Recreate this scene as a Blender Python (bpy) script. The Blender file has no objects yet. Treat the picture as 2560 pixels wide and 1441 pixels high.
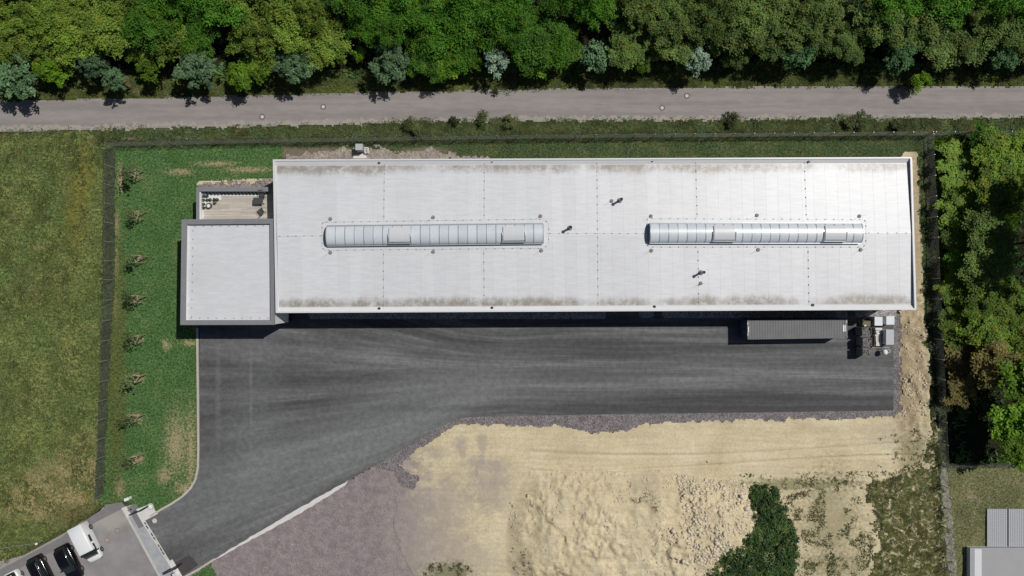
import bpy, math, random
import numpy as np
from mathutils import Vector, Matrix

SC = bpy.context.scene
COL = SC.collection
R = math.radians
random.seed(7)

# ------------------------------------------------------------------ camera, sky, sun, exposure
H, F = 89.5, 1777.0                       # flying height (m) and focal length in photo pixels
cam = bpy.data.cameras.new('camera'); cam_o = bpy.data.objects.new('camera', cam); COL.objects.link(cam_o)
cam_o.location = (0, 0, H); cam.sensor_fit = 'HORIZONTAL'; cam.angle = 2 * math.atan(1280 / F)
cam.clip_start = 0.5; cam.clip_end = 3000
SC.camera = cam_o
SUN_DIR = Vector((1.0, 0.575, 1.842)).normalized()      # towards the sun
SUN_EL = math.asin(SUN_DIR.z); SUN_AZ = math.atan2(SUN_DIR.x, SUN_DIR.y)
world = bpy.data.worlds.new('World'); SC.world = world; world.use_nodes = True
wn = world.node_tree.nodes; bg = wn['Background']
sky = wn.new('ShaderNodeTexSky'); sky.sky_type = 'NISHITA'; sky.sun_disc = False
sky.sun_elevation = SUN_EL; sky.sun_rotation = SUN_AZ
world.node_tree.links.new(sky.outputs[0], bg.inputs[0]); bg.inputs[1].default_value = 0.05
sun = bpy.data.lights.new('sun', 'SUN'); sun.energy = 5.0; sun.angle = R(0.5); sun.color = (1.0, 0.965, 0.91)
sun_o = bpy.data.objects.new('sun', sun); COL.objects.link(sun_o)
sun_o.location = SUN_DIR * 150; sun_o.rotation_euler = SUN_DIR.to_track_quat('Z', 'Y').to_euler()
SC.view_settings.view_transform = 'Standard'; SC.view_settings.look = 'None'
SC.view_settings.exposure = -0.62; SC.view_settings.gamma = 1.0
SC.view_settings.use_curve_mapping = False

# ------------------------------------------------------------------ helpers
def P(px, py, z=0.0):
    """a place in the photo and a height -> world x, y"""
    k = (H - z) / F
    return ((px - 1280) * k, (720.5 - py) * k)
def P3(px, py, z=0.0):
    x, y = P(px, py, z); return Vector((x, y, z))
def PW(pts, z=0.0): return [P(a, b, z) for a, b in pts]

def tag(o, label=None, cat=None, group=None, kind=None):
    if label: o['label'] = label
    if cat: o['category'] = cat
    if group: o['group'] = group
    if kind: o['kind'] = kind
    return o
def thing(name, loc, label, cat, group=None, rz=0.0):
    o = bpy.data.objects.new(name, None); COL.objects.link(o)
    o.empty_display_size = 0.3
    o.location = loc; o.rotation_euler = (0, 0, rz)
    return tag(o, label, cat, group)
def link(name, me, parent=None, loc=(0, 0, 0)):
    o = bpy.data.objects.new(name, me); COL.objects.link(o)
    if parent: o.parent = parent
    o.location = loc
    return o
def fast_mesh(name, V, Fc, mat=None, smooth=False):
    V = np.asarray(V, dtype=np.float32); Fc = np.asarray(Fc, dtype=np.int32)
    me = bpy.data.meshes.new(name); k = Fc.shape[1]
    me.vertices.add(len(V)); me.vertices.foreach_set('co', V.ravel())
    me.loops.add(len(Fc) * k); me.loops.foreach_set('vertex_index', Fc.ravel())
    me.polygons.add(len(Fc)); me.polygons.foreach_set('loop_start', np.arange(0, len(Fc) * k, k, dtype=np.int32))
    me.update(calc_edges=True)
    if smooth: me.polygons.foreach_set('use_smooth', np.ones(len(Fc), dtype=bool))
    if mat: me.materials.append(mat)
    return me

class MB:
    """collects simple solids into one mesh"""
    def __init__(s): s.v = []; s.f = []
    def add(s, verts, faces):
        n = len(s.v); s.v += [tuple(v) for v in verts]; s.f += [tuple(i + n for i in f) for f in faces]; return s
    def box(s, c, d, rz=0.0, taper=1.0):
        x, y, z = c; a, b, h = d[0] / 2, d[1] / 2, d[2] / 2; cs, sn = math.cos(rz), math.sin(rz)
        vs = []
        for k, t in ((-1, 1.0), (1, taper)):
            for i, j in ((-1, -1), (1, -1), (1, 1), (-1, 1)):
                X, Y = i * a * t, j * b * t
                vs.append((x + X * cs - Y * sn, y + X * sn + Y * cs, z + k * h))
        return s.add(vs, [(3, 2, 1, 0), (4, 5, 6, 7), (0, 1, 5, 4), (1, 2, 6, 5), (2, 3, 7, 6), (3, 0, 4, 7)])
    def prism(s, pts, z0, z1):
        n = len(pts); a = sum(pts[i][0] * pts[(i + 1) % n][1] - pts[(i + 1) % n][0] * pts[i][1] for i in range(n))
        if a < 0: pts = pts[::-1]
        vs = [(p[0], p[1], z0) for p in pts] + [(p[0], p[1], z1) for p in pts]
        fs = [tuple(range(n - 1, -1, -1)), tuple(range(n, 2 * n))] + [(i, (i + 1) % n, n + (i + 1) % n, n + i) for i in range(n)]
        return s.add(vs, fs)
    def hexa(s, bot, top):
        return s.add(list(bot) + list(top), [(3, 2, 1, 0), (4, 5, 6, 7), (0, 1, 5, 4), (1, 2, 6, 5), (2, 3, 7, 6), (3, 0, 4, 7)])
    def tube(s, pts, rad, n=8, cap=True, r2=None):
        pts = [Vector(p) for p in pts]; m = len(pts); vs = []
        for i, p in enumerate(pts):
            d = (pts[min(i + 1, m - 1)] - pts[max(i - 1, 0)]).normalized()
            u = d.orthogonal().normalized(); w = d.cross(u)
            r = rad if r2 is None else rad + (r2 - rad) * i / max(1, m - 1)
            for k in range(n):
                a = 2 * math.pi * k / n; vs.append(p + u * (r * math.cos(a)) + w * (r * math.sin(a)))
        fs = [(i * n + k, i * n + (k + 1) % n, (i + 1) * n + (k + 1) % n, (i + 1) * n + k) for i in range(m - 1) for k in range(n)]
        if cap: fs += [tuple(range(n - 1, -1, -1)), tuple(range((m - 1) * n, m * n))]
        return s.add(vs, fs)
    def disc(s, c, r, h, n=20, r2=None):
        r2 = r if r2 is None else r2
        vs = [(c[0] + q * math.cos(2 * math.pi * k / n), c[1] + q * math.sin(2 * math.pi * k / n), c[2] + z) for q, z in ((r, 0), (r2, h)) for k in range(n)]
        return s.add(vs, [tuple(range(n - 1, -1, -1)), tuple(range(n, 2 * n))] + [(k, (k + 1) % n, n + (k + 1) % n, n + k) for k in range(n)])
    def ring(s, c, r0, r1, h, n=24):
        vs = []
        for q, z in ((r0, 0), (r1, 0), (r1, h), (r0, h)):
            vs += [(c[0] + q * math.cos(2 * math.pi * k / n), c[1] + q * math.sin(2 * math.pi * k / n), c[2] + z) for k in range(n)]
        fs = []
        for a in range(4):
            b = (a + 1) % 4
            fs += [(a * n + k, a * n + (k + 1) % n, b * n + (k + 1) % n, b * n + k) for k in range(n)]
        return s.add(vs, fs)
    def loft(s, rings):
        n = len(rings[0]); vs = [p for r in rings for p in r]
        fs = [(i * n + k, i * n + (k + 1) % n, (i + 1) * n + (k + 1) % n, (i + 1) * n + k) for i in range(len(rings) - 1) for k in range(n)]
        fs += [tuple(range(n - 1, -1, -1)), tuple(range((len(rings) - 1) * n, len(rings) * n))]
        return s.add(vs, fs)
    def build(s, name, mat, parent=None, world_coords=True, smooth=False, loc=None):
        """verts given in world coordinates are moved under the parent (unrotated) empty"""
        off = Vector((0, 0, 0))
        if parent is not None and world_coords: off = Vector(parent.matrix_basis.translation)
        me = bpy.data.meshes.new(name)
        me.from_pydata([tuple(Vector(v) - off) for v in s.v], [], s.f); me.update()
        if smooth: me.polygons.foreach_set('use_smooth', [True] * len(me.polygons))
        if mat: me.materials.append(mat)
        o = link(name, me, parent)
        if loc: o.location = loc
        return o
def recentre(o):
    """move a top-level mesh's origin to the middle of its foot"""
    me = o.data; n = len(me.vertices); a = np.empty(n * 3, np.float32); me.vertices.foreach_get('co', a); a = a.reshape(-1, 3)
    c = np.array([a[:, 0].mean(), a[:, 1].mean(), a[:, 2].min()], np.float32)
    a -= c; me.vertices.foreach_set('co', a.ravel()); me.update(); o.location = tuple(float(t) for t in c); return o
def copy_tree(src, loc, rz=None, label=None, scale=None, group=None):
    c = src.copy(); COL.objects.link(c); c.location = loc
    if rz is not None: c.rotation_euler = (0, 0, rz)
    if scale is not None: c.scale = scale
    if label: c['label'] = label
    if group: c['group'] = group
    for ch in src.children:
        d = ch.copy(); COL.objects.link(d); d.parent = c
        for g in ch.children:
            e = g.copy(); COL.objects.link(e); e.parent = d
    return c

# numpy value noise ---------------------------------------------------
def _h(ix, iy, seed):
    n = (ix.astype(np.int64) * 374761393 + iy.astype(np.int64) * 668265263 + seed * 974711) & 0xffffffff
    n = ((n ^ (n >> 13)) * 1274126177) & 0xffffffff
    return ((n ^ (n >> 16)) & 0xffff) / 65535.0
def vn(x, y, sc, seed=0):
    x = np.asarray(x, float) / sc; y = np.asarray(y, float) / sc
    ix, iy = np.floor(x), np.floor(y); fx, fy = x - ix, y - iy
    fx = fx * fx * (3 - 2 * fx); fy = fy * fy * (3 - 2 * fy)
    a, b = _h(ix, iy, seed), _h(ix + 1, iy, seed); c, d = _h(ix, iy + 1, seed), _h(ix + 1, iy + 1, seed)
    return (a * (1 - fx) + b * fx) * (1 - fy) + (c * (1 - fx) + d * fx) * fy - 0.5
def fbm(x, y, sc, seed=0, oct=4):
    t = 0; a = 1.0
    for i in range(oct): t = t + a * vn(x, y, sc, seed + i * 17); sc *= 0.5; a *= 0.5
    return t
def inside(x, y, poly):
    x = np.asarray(x); y = np.asarray(y); r = np.zeros(x.shape, bool); n = len(poly)
    for i in range(n):
        x1, y1 = poly[i]; x2, y2 = poly[(i + 1) % n]
        if y1 == y2: continue
        c = ((y1 > y) != (y2 > y)) & (x < (x2 - x1) * (y - y1) / (y2 - y1) + x1); r ^= c
    return r
def edge_dist(x, y, poly):
    d = np.full(np.shape(x), 1e9); n = len(poly)
    for i in range(n):
        x1, y1 = poly[i]; x2, y2 = poly[(i + 1) % n]; dx, dy = x2 - x1, y2 - y1; L = dx * dx + dy * dy + 1e-9
        t = np.clip(((x - x1) * dx + (y - y1) * dy) / L, 0, 1)
        d = np.minimum(d, np.hypot(x - x1 - t * dx, y - y1 - t * dy))
    return d
def terrain(name, px_poly, res, z, mat, hfn=None, jit=0.0, jsc=1.0, seed=1, smooth=True, parent=None):
    poly = PW(px_poly); xs = [p[0] for p in poly]; ys = [p[1] for p in poly]
    nx = int((max(xs) - min(xs)) / res) + 2; ny = int((max(ys) - min(ys)) / res) + 2
    gx = min(xs) + np.arange(nx + 1) * res; gy = min(ys) + np.arange(ny + 1) * res
    X, Y = np.meshgrid(gx, gy)
    CX = (X[:-1, :-1] + res / 2); CY = (Y[:-1, :-1] + res / 2)
    jx = fbm(CX, CY, jsc, seed + 50, 3) * jit * 2; jy = fbm(CX, CY, jsc, seed + 90, 3) * jit * 2
    keep = inside(CX + jx, CY + jy, poly)
    Z = np.full(X.shape, float(z)) + (hfn(X, Y) if hfn else 0)
    idx = np.arange(X.size).reshape(X.shape)
    q = np.stack([idx[:-1, :-1], idx[:-1, 1:], idx[1:, 1:], idx[1:, :-1]], -1)[keep]
    used, inv = np.unique(q.ravel(), return_inverse=True)
    V = np.stack([X.ravel(), Y.ravel(), Z.ravel()], -1)[used]
    me = fast_mesh(name, V, inv.reshape(-1, 4), mat, smooth)
    o = link(name, me, parent)
    if parent is None: o['kind'] = 'structure'
    return o
def sheet(name, px_poly, z, mat, kind='structure', h=0.0, jit=0.0, step=0.4, seed=3):
    poly = PW(px_poly)
    if jit:
        rng = random.Random(seed); out = []
        for i in range(len(poly)):
            a, b = Vector(poly[i]), Vector(poly[(i + 1) % len(poly)]); L = (b - a).length; n = max(1, int(L / step))
            nr = Vector((-(b - a).y, (b - a).x)) / max(L, 1e-6)
            for k in range(n): out.append(tuple(a + (b - a) * k / n + nr * (rng.uniform(-jit, jit) if k else 0)))
        poly = out
    mb = MB()
    if h: mb.prism(poly, z - h, z)
    else:
        n = len(poly); ar = sum(poly[i][0] * poly[(i + 1) % n][1] - poly[(i + 1) % n][0] * poly[i][1] for i in range(n))
        if ar < 0: poly = poly[::-1]
        mb.add([(p[0], p[1], z) for p in poly], [tuple(range(n))])
    o = mb.build(name, mat); o['kind'] = kind; return o
def sweep(name, px_path, w, z0, z1, mat, closed=False):
    pts = [Vector(P(*p)) for p in px_path]; L, Rr = [], []
    for i, p in enumerate(pts):
        d = (pts[min(i + 1, len(pts) - 1)] - pts[max(i - 1, 0)]).normalized(); n = Vector((-d.y, d.x))
        L.append(p + n * w / 2); Rr.append(p - n * w / 2)
    mb = MB()
    for i in range(len(pts) - 1):
        a, b, c, d = L[i], Rr[i], Rr[i + 1], L[i + 1]
        mb.add([(q.x, q.y, z0) for q in (a, b, c, d)] + [(q.x, q.y, z1) for q in (a, b, c, d)],
               [(4, 5, 6, 7), (0, 3, 7, 4), (2, 1, 5, 6)] + ([(1, 0, 4, 5)] if i == 0 else []) + ([(3, 2, 6, 7)] if i == len(pts) - 2 else []))
    o = mb.build(name, mat); o['kind'] = 'structure'; return o

# ------------------------------------------------------------------ materials
class NT:
    def __init__(s, name, rough=0.8, spec=0.3):
        s.m = bpy.data.materials.new(name); s.m.use_nodes = True; s.t = s.m.node_tree; s.n = s.t.nodes
        s.b = s.n['Principled BSDF']; s.b.inputs['Roughness'].default_value = rough
        s.b.inputs['Specular IOR Level'].default_value = spec
        g = s.n.new('ShaderNodeNewGeometry'); s.pos = g.outputs['Position']; s.isl = g.outputs['Random Per Island']
        s.tc = s.n.new('ShaderNodeTexCoord')
    def _in(s, sock, v):
        if isinstance(v, bpy.types.NodeSocket): s.t.links.new(v, sock)
        elif v is not None:
            if sock.type == 'RGBA' and len(v) == 3: v = (*v, 1)
            sock.default_value = v
    def vec(s, scale=(1, 1, 1), rot=0.0, src=None, loc=(0, 0, 0)):
        m = s.n.new('ShaderNodeMapping'); m.inputs['Scale'].default_value = scale; m.inputs['Rotation'].default_value = (0, 0, rot)
        m.inputs['Location'].default_value = loc; s.t.links.new(src or s.pos, m.inputs[0]); return m.outputs[0]
    def noise(s, sc, detail=4, rough=0.6, vec=None, dist=0.0):
        n = s.n.new('ShaderNodeTexNoise'); n.inputs['Scale'].default_value = sc; n.inputs['Detail'].default_value = detail
        n.inputs['Roughness'].default_value = rough; n.inputs['Distortion'].default_value = dist
        s.t.links.new(vec or s.pos, n.inputs['Vector']); return n.outputs['Fac']
    def voro(s, sc, vec=None, out='Distance'):
        n = s.n.new('ShaderNodeTexVoronoi'); n.inputs['Scale'].default_value = sc; s.t.links.new(vec or s.pos, n.inputs['Vector']); return n.outputs[out]
    def mr(s, v, a, b, c=0.0, d=1.0):
        n = s.n.new('ShaderNodeMapRange'); n.inputs[1].default_value = a; n.inputs[2].default_value = b; n.inputs[3].default_value = c; n.inputs[4].default_value = d
        n.interpolation_type = 'SMOOTHSTEP'; s._in(n.inputs[0], v); return n.outputs[0]
    def math(s, op, a, b=None):
        n = s.n.new('ShaderNodeMath'); n.operation = op; s._in(n.inputs[0], a); s._in(n.inputs[1], b); return n.outputs[0]
    def mix(s, f, a, b, mode='MIX'):
        n = s.n.new('ShaderNodeMix'); n.data_type = 'RGBA'; n.blend_type = mode; n.clamp_factor = True
        s._in(n.inputs[0], f); s._in(n.inputs[6], a); s._in(n.inputs[7], b); return n.outputs[2]
    def vmix(s, f, a, b):
        n = s.n.new('ShaderNodeMix'); n.data_type = 'VECTOR'; s._in(n.inputs[0], f); s._in(n.inputs[4], a); s._in(n.inputs[5], b); return n.outputs[1]
    def ramp(s, f, stops):
        n = s.n.new('ShaderNodeValToRGB'); e = n.color_ramp.elements
        while len(e) < len(stops): e.new(0.5)
        for i, (p, c) in enumerate(stops): e[i].position = p; e[i].color = (*c, 1)
        s._in(n.inputs[0], f); return n.outputs[0]
    def xyz(s, v=None):
        n = s.n.new('ShaderNodeSeparateXYZ'); s.t.links.new(v or s.pos, n.inputs[0]); return n.outputs
    def attr(s, name):
        n = s.n.new('ShaderNodeAttribute'); n.attribute_name = name; return n.outputs['Fac']
    def rnd(s): return s.n.new('ShaderNodeObjectInfo').outputs['Random']
    def value(s, col, f, lo, hi):
        """multiply a colour by lo..hi along f"""
        g = s.mr(f, 0.0, 1.0, lo, hi); c = s.n.new('ShaderNodeCombineColor')
        for i in range(3): s.t.links.new(g, c.inputs[i])
        return s.mix(1.0, col, c.outputs[0], 'MULTIPLY')
    def ellipse(s, px, py, rx, ry, soft=0.5, jit=None, rot=0.0):
        """1 inside an ellipse at a photo place, 0 outside"""
        x, y = P(px, py); m = s.n.new('ShaderNodeMapping'); m.vector_type = 'TEXTURE'
        m.inputs['Location'].default_value = (x, y, 0); m.inputs['Scale'].default_value = (rx * H / F, ry * H / F, 1e6); m.inputs['Rotation'].default_value = (0, 0, rot)
        s.t.links.new(s.pos, m.inputs[0]); l = s.n.new('ShaderNodeVectorMath'); l.operation = 'LENGTH'; s.t.links.new(m.outputs[0], l.inputs[0])
        v = l.outputs['Value']
        if jit is not None: v = s.math('ADD', v, jit)
        return s.mr(v, 1.0 - soft, 1.0 + soft, 1.0, 0.0)
    def bump(s, h, strength=0.5, dist=0.05):
        n = s.n.new('ShaderNodeBump'); n.inputs['Strength'].default_value = strength; n.inputs['Distance'].default_value = dist
        s._in(n.inputs['Height'], h); s.t.links.new(n.outputs[0], s.b.inputs['Normal'])
    def col(s, c): s._in(s.b.inputs['Base Color'], c); return s
def plain(name, c, rough=0.6, spec=0.4, metal=0.0, var=0.12, sc=3.0):
    n = NT(name, rough, spec); n.b.inputs['Metallic'].default_value = metal
    f = n.noise(sc, 4, 0.65); n.col(n.value(c if isinstance(c, bpy.types.NodeSocket) else n.mix(0.0, c, c), f, 1 - var, 1 + var)); return n.m

def grass_mat(name, lo, mid, hi, dry, sc=0.25, fine=5.0, dryamt=0.55, bump=0.6, streak=None):
    n = NT(name, 0.85, 0.15)
    big = n.noise(sc, 5, 0.65, dist=0.6)
    c = n.ramp(big, [(0.3, lo), (0.5, mid), (0.68, hi)])
    d = n.noise(sc * 1.7, 6, 0.7, n.vec((1, 1, 1), loc=(31, 7, 0)), 0.8)
    c = n.mix(n.mr(d, dryamt, dryamt + 0.16), c, dry)
    if streak:
        st = n.noise(1.4, 4, 0.7, n.vec((0.35, 1.6, 1), R(streak)), 0.5); c = n.value(c, st, 0.45, 1.55)
    f = n.noise(fine, 5, 0.75); c = n.value(c, n.mr(f, 0.28, 0.72), 0.45, 1.55)
    f2 = n.noise(fine * 4, 2, 0.6); c = n.value(c, n.mr(f2, 0.25, 0.75), 0.6, 1.4)
    n.col(c); n.bump(n.noise(fine * 1.3, 5, 0.8), bump, 0.25); return n

M = {}
M['ground'] = grass_mat('wild_grass', (.045, .06, .02), (.065, .08, .025), (.09, .095, .03), (.17, .14, .06), 0.2).m
# meadow: olive with yellow drifts and dry corner near the parking
n = grass_mat('meadow_grass', (.088, .138, .044), (.135, .172, .052), (.178, .194, .062), (.27, .24, .105), 0.16, 3.2, 0.60, 0.8, 35)
c0 = n.b.inputs['Base Color'].links[0].from_socket
dryj = n.math('MULTIPLY', n.math('SUBTRACT', n.noise(0.7, 5, 0.7), 0.5), 1.6)
for e in ((150, 1230, 110, 75, .5), (205, 1185, 60, 90, .5), (60, 1260, 70, 40, .6), (235, 357, 14, 14, .5), (190, 520, 26, 110, .7), (215, 420, 24, 70, .6)):
    gold = (.36, .29, .14) if e[1] > 1000 or e[0] == 235 else (.25, .20, .035)
    f = n.math('MULTIPLY', n.ellipse(*e, jit=dryj), 0.65 if e[1] > 1000 else .42)
    c0 = n.mix(f, c0, n.value(n.mix(0.0, gold, gold), n.mr(n.noise(3.5, 5, 0.75), 0.3, 0.7), 0.5, 1.4))
c0 = n.mix(n.math('MULTIPLY', n.ellipse(200, 1295, 60, 30, .6, jit=dryj), .8), c0, (.16, .115, .06))
n.col(c0); M['meadow'] = n.m
# lawn with worn sandy patches
n = grass_mat('lawn_grass', (.054, .112, .034), (.068, .136, .042), (.098, .158, .052), (.14, .16, .07), 0.35, 4.0, 0.62, 0.5)
c0 = n.b.inputs['Base Color'].links[0].from_socket
wj = n.math('ADD', n.math('MULTIPLY', n.math('SUBTRACT', n.noise(3.2, 6, 0.8), 0.5), 6.0), .42)
soil = n.value(n.mix(0.0, (.42, .34, .20), (0, 0, 0)), n.mr(n.noise(7, 4, .7), .3, .7), .6, 1.25)
for e in ((440, 1110, 34, 90), (412, 1190, 22, 26), (478, 1130, 16, 120), (465, 1222, 36, 22), (300, 1220, 14, 28), (300, 445, 9, 42), (292, 560, 10, 40), (290, 660, 9, 55), (288, 770, 9, 40),
          (475, 858, 22, 10), (416, 862, 12, 16), (450, 430, 40, 10), (540, 410, 60, 8), (620, 425, 70, 9), (345, 440, 12, 10), (348, 542, 10, 8), (350, 648, 10, 8), (345, 750, 12, 8), (352, 850, 10, 7), (350, 948, 14, 10), (345, 1045, 12, 14), (348, 1148, 16, 14)):
    c0 = n.mix(n.math('MULTIPLY', n.ellipse(*e, .55, jit=wj), .85), c0, soil)
oj = n.math('MULTIPLY', n.math('SUBTRACT', n.noise(0.9, 5, 0.7), 0.5), 1.6)
olive = n.value(n.mix(0.0, (.10, .105, .03), (0, 0, 0)), n.mr(n.noise(4, 4, .7), .3, .7), .55, 1.4)
for e in ((290, 900, 26, 320),): c0 = n.mix(n.math('MULTIPLY', n.ellipse(*e, .5, jit=oj), .7), c0, olive)
spk = n.mr(n.voro(0.9, out='Distance'), 0.05, 0.14, 1, 0); spk = n.math('MULTIPLY', spk, n.mr(n.noise(.3, 3), .5, .62))
c0 = n.mix(n.math('MULTIPLY', spk, .6), c0, (.22, .30, .16))
n.col(c0); M['lawn'] = n.m
n = grass_mat('verge_grass', (.050, .078, .032), (.072, .105, .040), (.115, .130, .052), (.24, .21, .12), 0.3, 4.0, 0.60, 0.9)
c0 = n.b.inputs['Base Color'].links[0].from_socket
for e in ((640, 352, 260, 7), (1000, 346, 120, 9), (780, 382, 110, 12), (1060, 380, 60, 10), (520, 352, 90, 6), (330, 352, 30, 6)):
    c0 = n.mix(n.math('MULTIPLY', n.ellipse(*e, .5, jit=n.math('MULTIPLY', n.math('SUBTRACT', n.noise(1.6, 6, .75), .5), 3.0)), .8), c0, (.27, .21, .165))
n.col(c0); M['verge'] = n.m
M['north_verge'] = grass_mat('bank_grass', (.060, .080, .016), (.10, .125, .026), (.145, .155, .04), (.23, .20, .09), 0.35, 4.0, 0.62, 0.9).m
M['dry_grass'] = grass_mat('dry_grass', (.105, .118, .052), (.155, .158, .072), (.20, .19, .095), (.28, .24, .15), 0.3, 4.0, 0.55, 0.7).m
M['weed_ground'] = grass_mat('weedy_ground', (.070, .082, .026), (.105, .112, .038), (.150, .145, .058), (.50, .43, .28), 0.7, 3.0, 0.49, 0.9).m
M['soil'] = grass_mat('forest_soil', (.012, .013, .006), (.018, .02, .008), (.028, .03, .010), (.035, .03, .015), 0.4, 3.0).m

# road
n = NT('road_asphalt', 0.85, 0.25)
c0 = n.ramp(n.noise(0.12, 5, .6, n.vec((.5, 1, 1))), [(.35, (.255, .232, .222)), (.65, (.285, .260, .248))])
c0 = n.value(c0, n.mr(n.noise(2.0, 6, .7, n.vec((.25, 1, 1))), .3, .7), .94, 1.06); c0 = n.value(c0, n.mr(n.noise(.9, 4, .6, n.vec((.03, 1, 1), R(1.2))), .35, .65), .93, 1.07); c0 = n.value(c0, n.noise(40, 2, .6), .86, 1.14)
n.col(c0); n.bump(n.noise(60, 2, .6), .3, .01); M['road'] = n.m
n = NT('road_edge_dust', 0.9, 0.2)
c0 = n.value(n.mix(n.noise(1.2, 5, .7), (.305, .28, .25), (.375, .345, .295)), n.noise(8, 4, .7), .75, 1.25); n.col(c0); M['road_dust'] = n.m
# parking asphalt
n = NT('parking_asphalt', 0.85, 0.25)
c0 = n.ramp(n.noise(0.35, 5, .65), [(.3, (.205, .20, .20)), (.7, (.30, .29, .285))]); c0 = n.value(c0, n.noise(14, 4, .7), .85, 1.15)
pj = n.math('MULTIPLY', n.math('SUBTRACT', n.noise(.9, 5, .7), .5), 1.4)
c0 = n.mix(n.math('MULTIPLY', n.ellipse(280, 1300, 45, 26, .6, jit=pj), .6), c0, (.42, .385, .34))
c0 = n.mix(n.math('MULTIPLY', n.ellipse(312, 1322, 12, 12, .8, jit=pj), .4), c0, (.16, .145, .13))
n.col(c0); M['parking'] = n.m
M['paving'] = plain('pale_paving', (.36, .37, .38), .85, .2, var=.22, sc=1.2)
M['dark_paving'] = plain('dark_paving', (.20, .19, .195), .85, .2, var=.15, sc=1.5)
M['mauve_paving'] = plain('mauve_paving', (.32, .285, .27), .9, .2, var=.2, sc=1.5)
M['concrete'] = plain('kerb_concrete', (.50, .48, .45), .9, .2, var=.18, sc=1.3)
M['concrete_white'] = plain('fresh_concrete', (.64, .62, .60), .9, .2, var=.12, sc=1.3)
n = NT('kerb_sandy', .9, .2); n.col(n.value(n.mix(n.noise(.8, 4, .7), (.40, .33, .27), (.56, .53, .48)), n.noise(6, 4, .7), .8, 1.2)); M['kerb'] = n.m

# yard asphalt: dust streaks that follow the way vehicles sweep from the yard into the drive
n = NT('yard_asphalt', 0.72, 0.35)
xs_ = n.xyz(); X, Y = xs_[0], xs_[1]
va = n.vec((.035, 1, 1)); fcx, fcy = P(1480, 935)
dx_ = n.math('SUBTRACT', fcx + 3.0, X); dy_ = n.math('SUBTRACT', Y, fcy)
ang = n.math('ARCTAN2', dy_, dx_); rad_ = n.math('SQRT', n.math('ADD', n.math('MULTIPLY', dx_, dx_), n.math('MULTIPLY', dy_, dy_)))
cb = n.n.new('ShaderNodeCombineXYZ'); n._in(cb.inputs[0], n.math('MULTIPLY', n.math('SUBTRACT', fcx + 3.0, rad_), .035)); n._in(cb.inputs[1], n.math('ADD', n.math('MULTIPLY', ang, 18.0), fcy)); vb = cb.outputs[0]
fm = n.mr(dx_, 7.0, 30.0)
vv = n.vmix(fm, va, vb)
s1 = n.noise(1.1, 6, .68, vv, .15); s2 = n.noise(.35, 4, .6, vv); s3 = n.noise(5.0, 4, .6, vv)
c0 = n.ramp(s1, [(.30, (.056, .056, .060)), (.5, (.093, .093, .097)), (.70, (.168, .171, .171))])
c0 = n.value(c0, n.mr(s2, .3, .7), .64, 1.36); c0 = n.value(c0, s3, .80, 1.20)
yj = n.math('MULTIPLY', n.math('SUBTRACT', n.noise(.35, 5, .7, vv), .5), 1.3)
dust = (.185, .192, .19)
for e, a in (((930, 1075, 330, 70), .55), ((560, 1230, 200, 110), .42), ((870, 1150, 130, 34), .5), ((1500, 950, 420, 28), .25), ((1180, 975, 300, 30), .30), ((640, 985, 60, 190), .28), ((2180, 880, 60, 60), .22), ((700, 880, 230, 20), .2), ((628, 1000, 3, 120), .5), ((546, 995, 6, 130), .3), ((1100, 1035, 150, 24), .5), ((640, 1170, 70, 40), .35), ((1900, 900, 280, 22), .22)):
    c0 = n.mix(n.math('MULTIPLY', n.ellipse(*e, .8, jit=yj, rot=(R(24) if e[1] > 1000 and e[0] > 500 else 0)), a), c0, dust)
for e, a in (((1700, 1022, 600, 10), .6), ((620, 1345, 260, 12), .4),):
    c0 = n.mix(n.math('MULTIPLY', n.ellipse(*e, .7, jit=yj, rot=(R(30.5) if e[1] > 1200 else 0)), a), c0, (.05, .048, .053))
c0 = n.value(c0, n.mr(n.noise(1.5, 6, .75), .3, .7), .85, 1.15)
sp = n.math('MULTIPLY', n.mr(n.voro(1.3), .03, .10, 1, 0), n.mr(n.noise(.22, 4, .6), .52, .62)); c0 = n.mix(n.math('MULTIPLY', sp, .6), c0, (.30, .30, .29))
c0 = n.value(c0, n.noise(45, 2, .6), .8, 1.2); n.col(c0); n.bump(n.noise(70, 2, .6), .3, .01); M['yard'] = n.m

def gravel_mat(name, a, b, sc=9.0, contrast=(.45, 1.6)):
    n = NT(name, .9, .2); c = n.mix(n.noise(.5, 5, .65), a, b)
    c = n.value(c, n.voro(sc, out='Color'), *contrast); c = n.value(c, n.mr(n.noise(1.0, 6, .75), .3, .7), .85, 1.15); n.col(c); n.bump(n.voro(sc), .9, .06); return n
M['gravel'] = gravel_mat('mauve_gravel', (.22, .185, .185), (.29, .255, .24)).m; M['taupe'] = gravel_mat('bare_taupe_soil', (.26, .225, .20), (.36, .31, .26), 5.0, (.75, 1.25)).m
M['ballast'] = gravel_mat('coarse_ballast', (.175, .155, .160), (.225, .205, .205), 10.0, (.5, 1.5)).m
M['bed'] = gravel_mat('pale_gravel_bed', (.26, .25, .25), (.34, .33, .32), 8.0).m
# mauve plain with dust drifting in from the sand
n = gravel_mat('recycled_gravel', (.228, .190, .194), (.285, .246, .246), 6.0, (.92, 1.08))
c0 = n.b.inputs['Base Color'].links[0].from_socket
gj = n.math('MULTIPLY', n.math('SUBTRACT', n.noise(.35, 6, .7), .5), 2.2)
c0 = n.mix(n.math('MULTIPLY', n.ellipse(1000, 1330, 40, 170, .8, jit=gj), .3), c0, (.40, .35, .29))
sp = n.mr(n.voro(.9), .03, .09, 1, 0); c0 = n.mix(n.math('MULTIPLY', sp, n.mr(n.noise(.3, 3), .5, .6)), c0, (.5, .48, .46)); n.col(c0); M['plain'] = n.m
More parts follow.
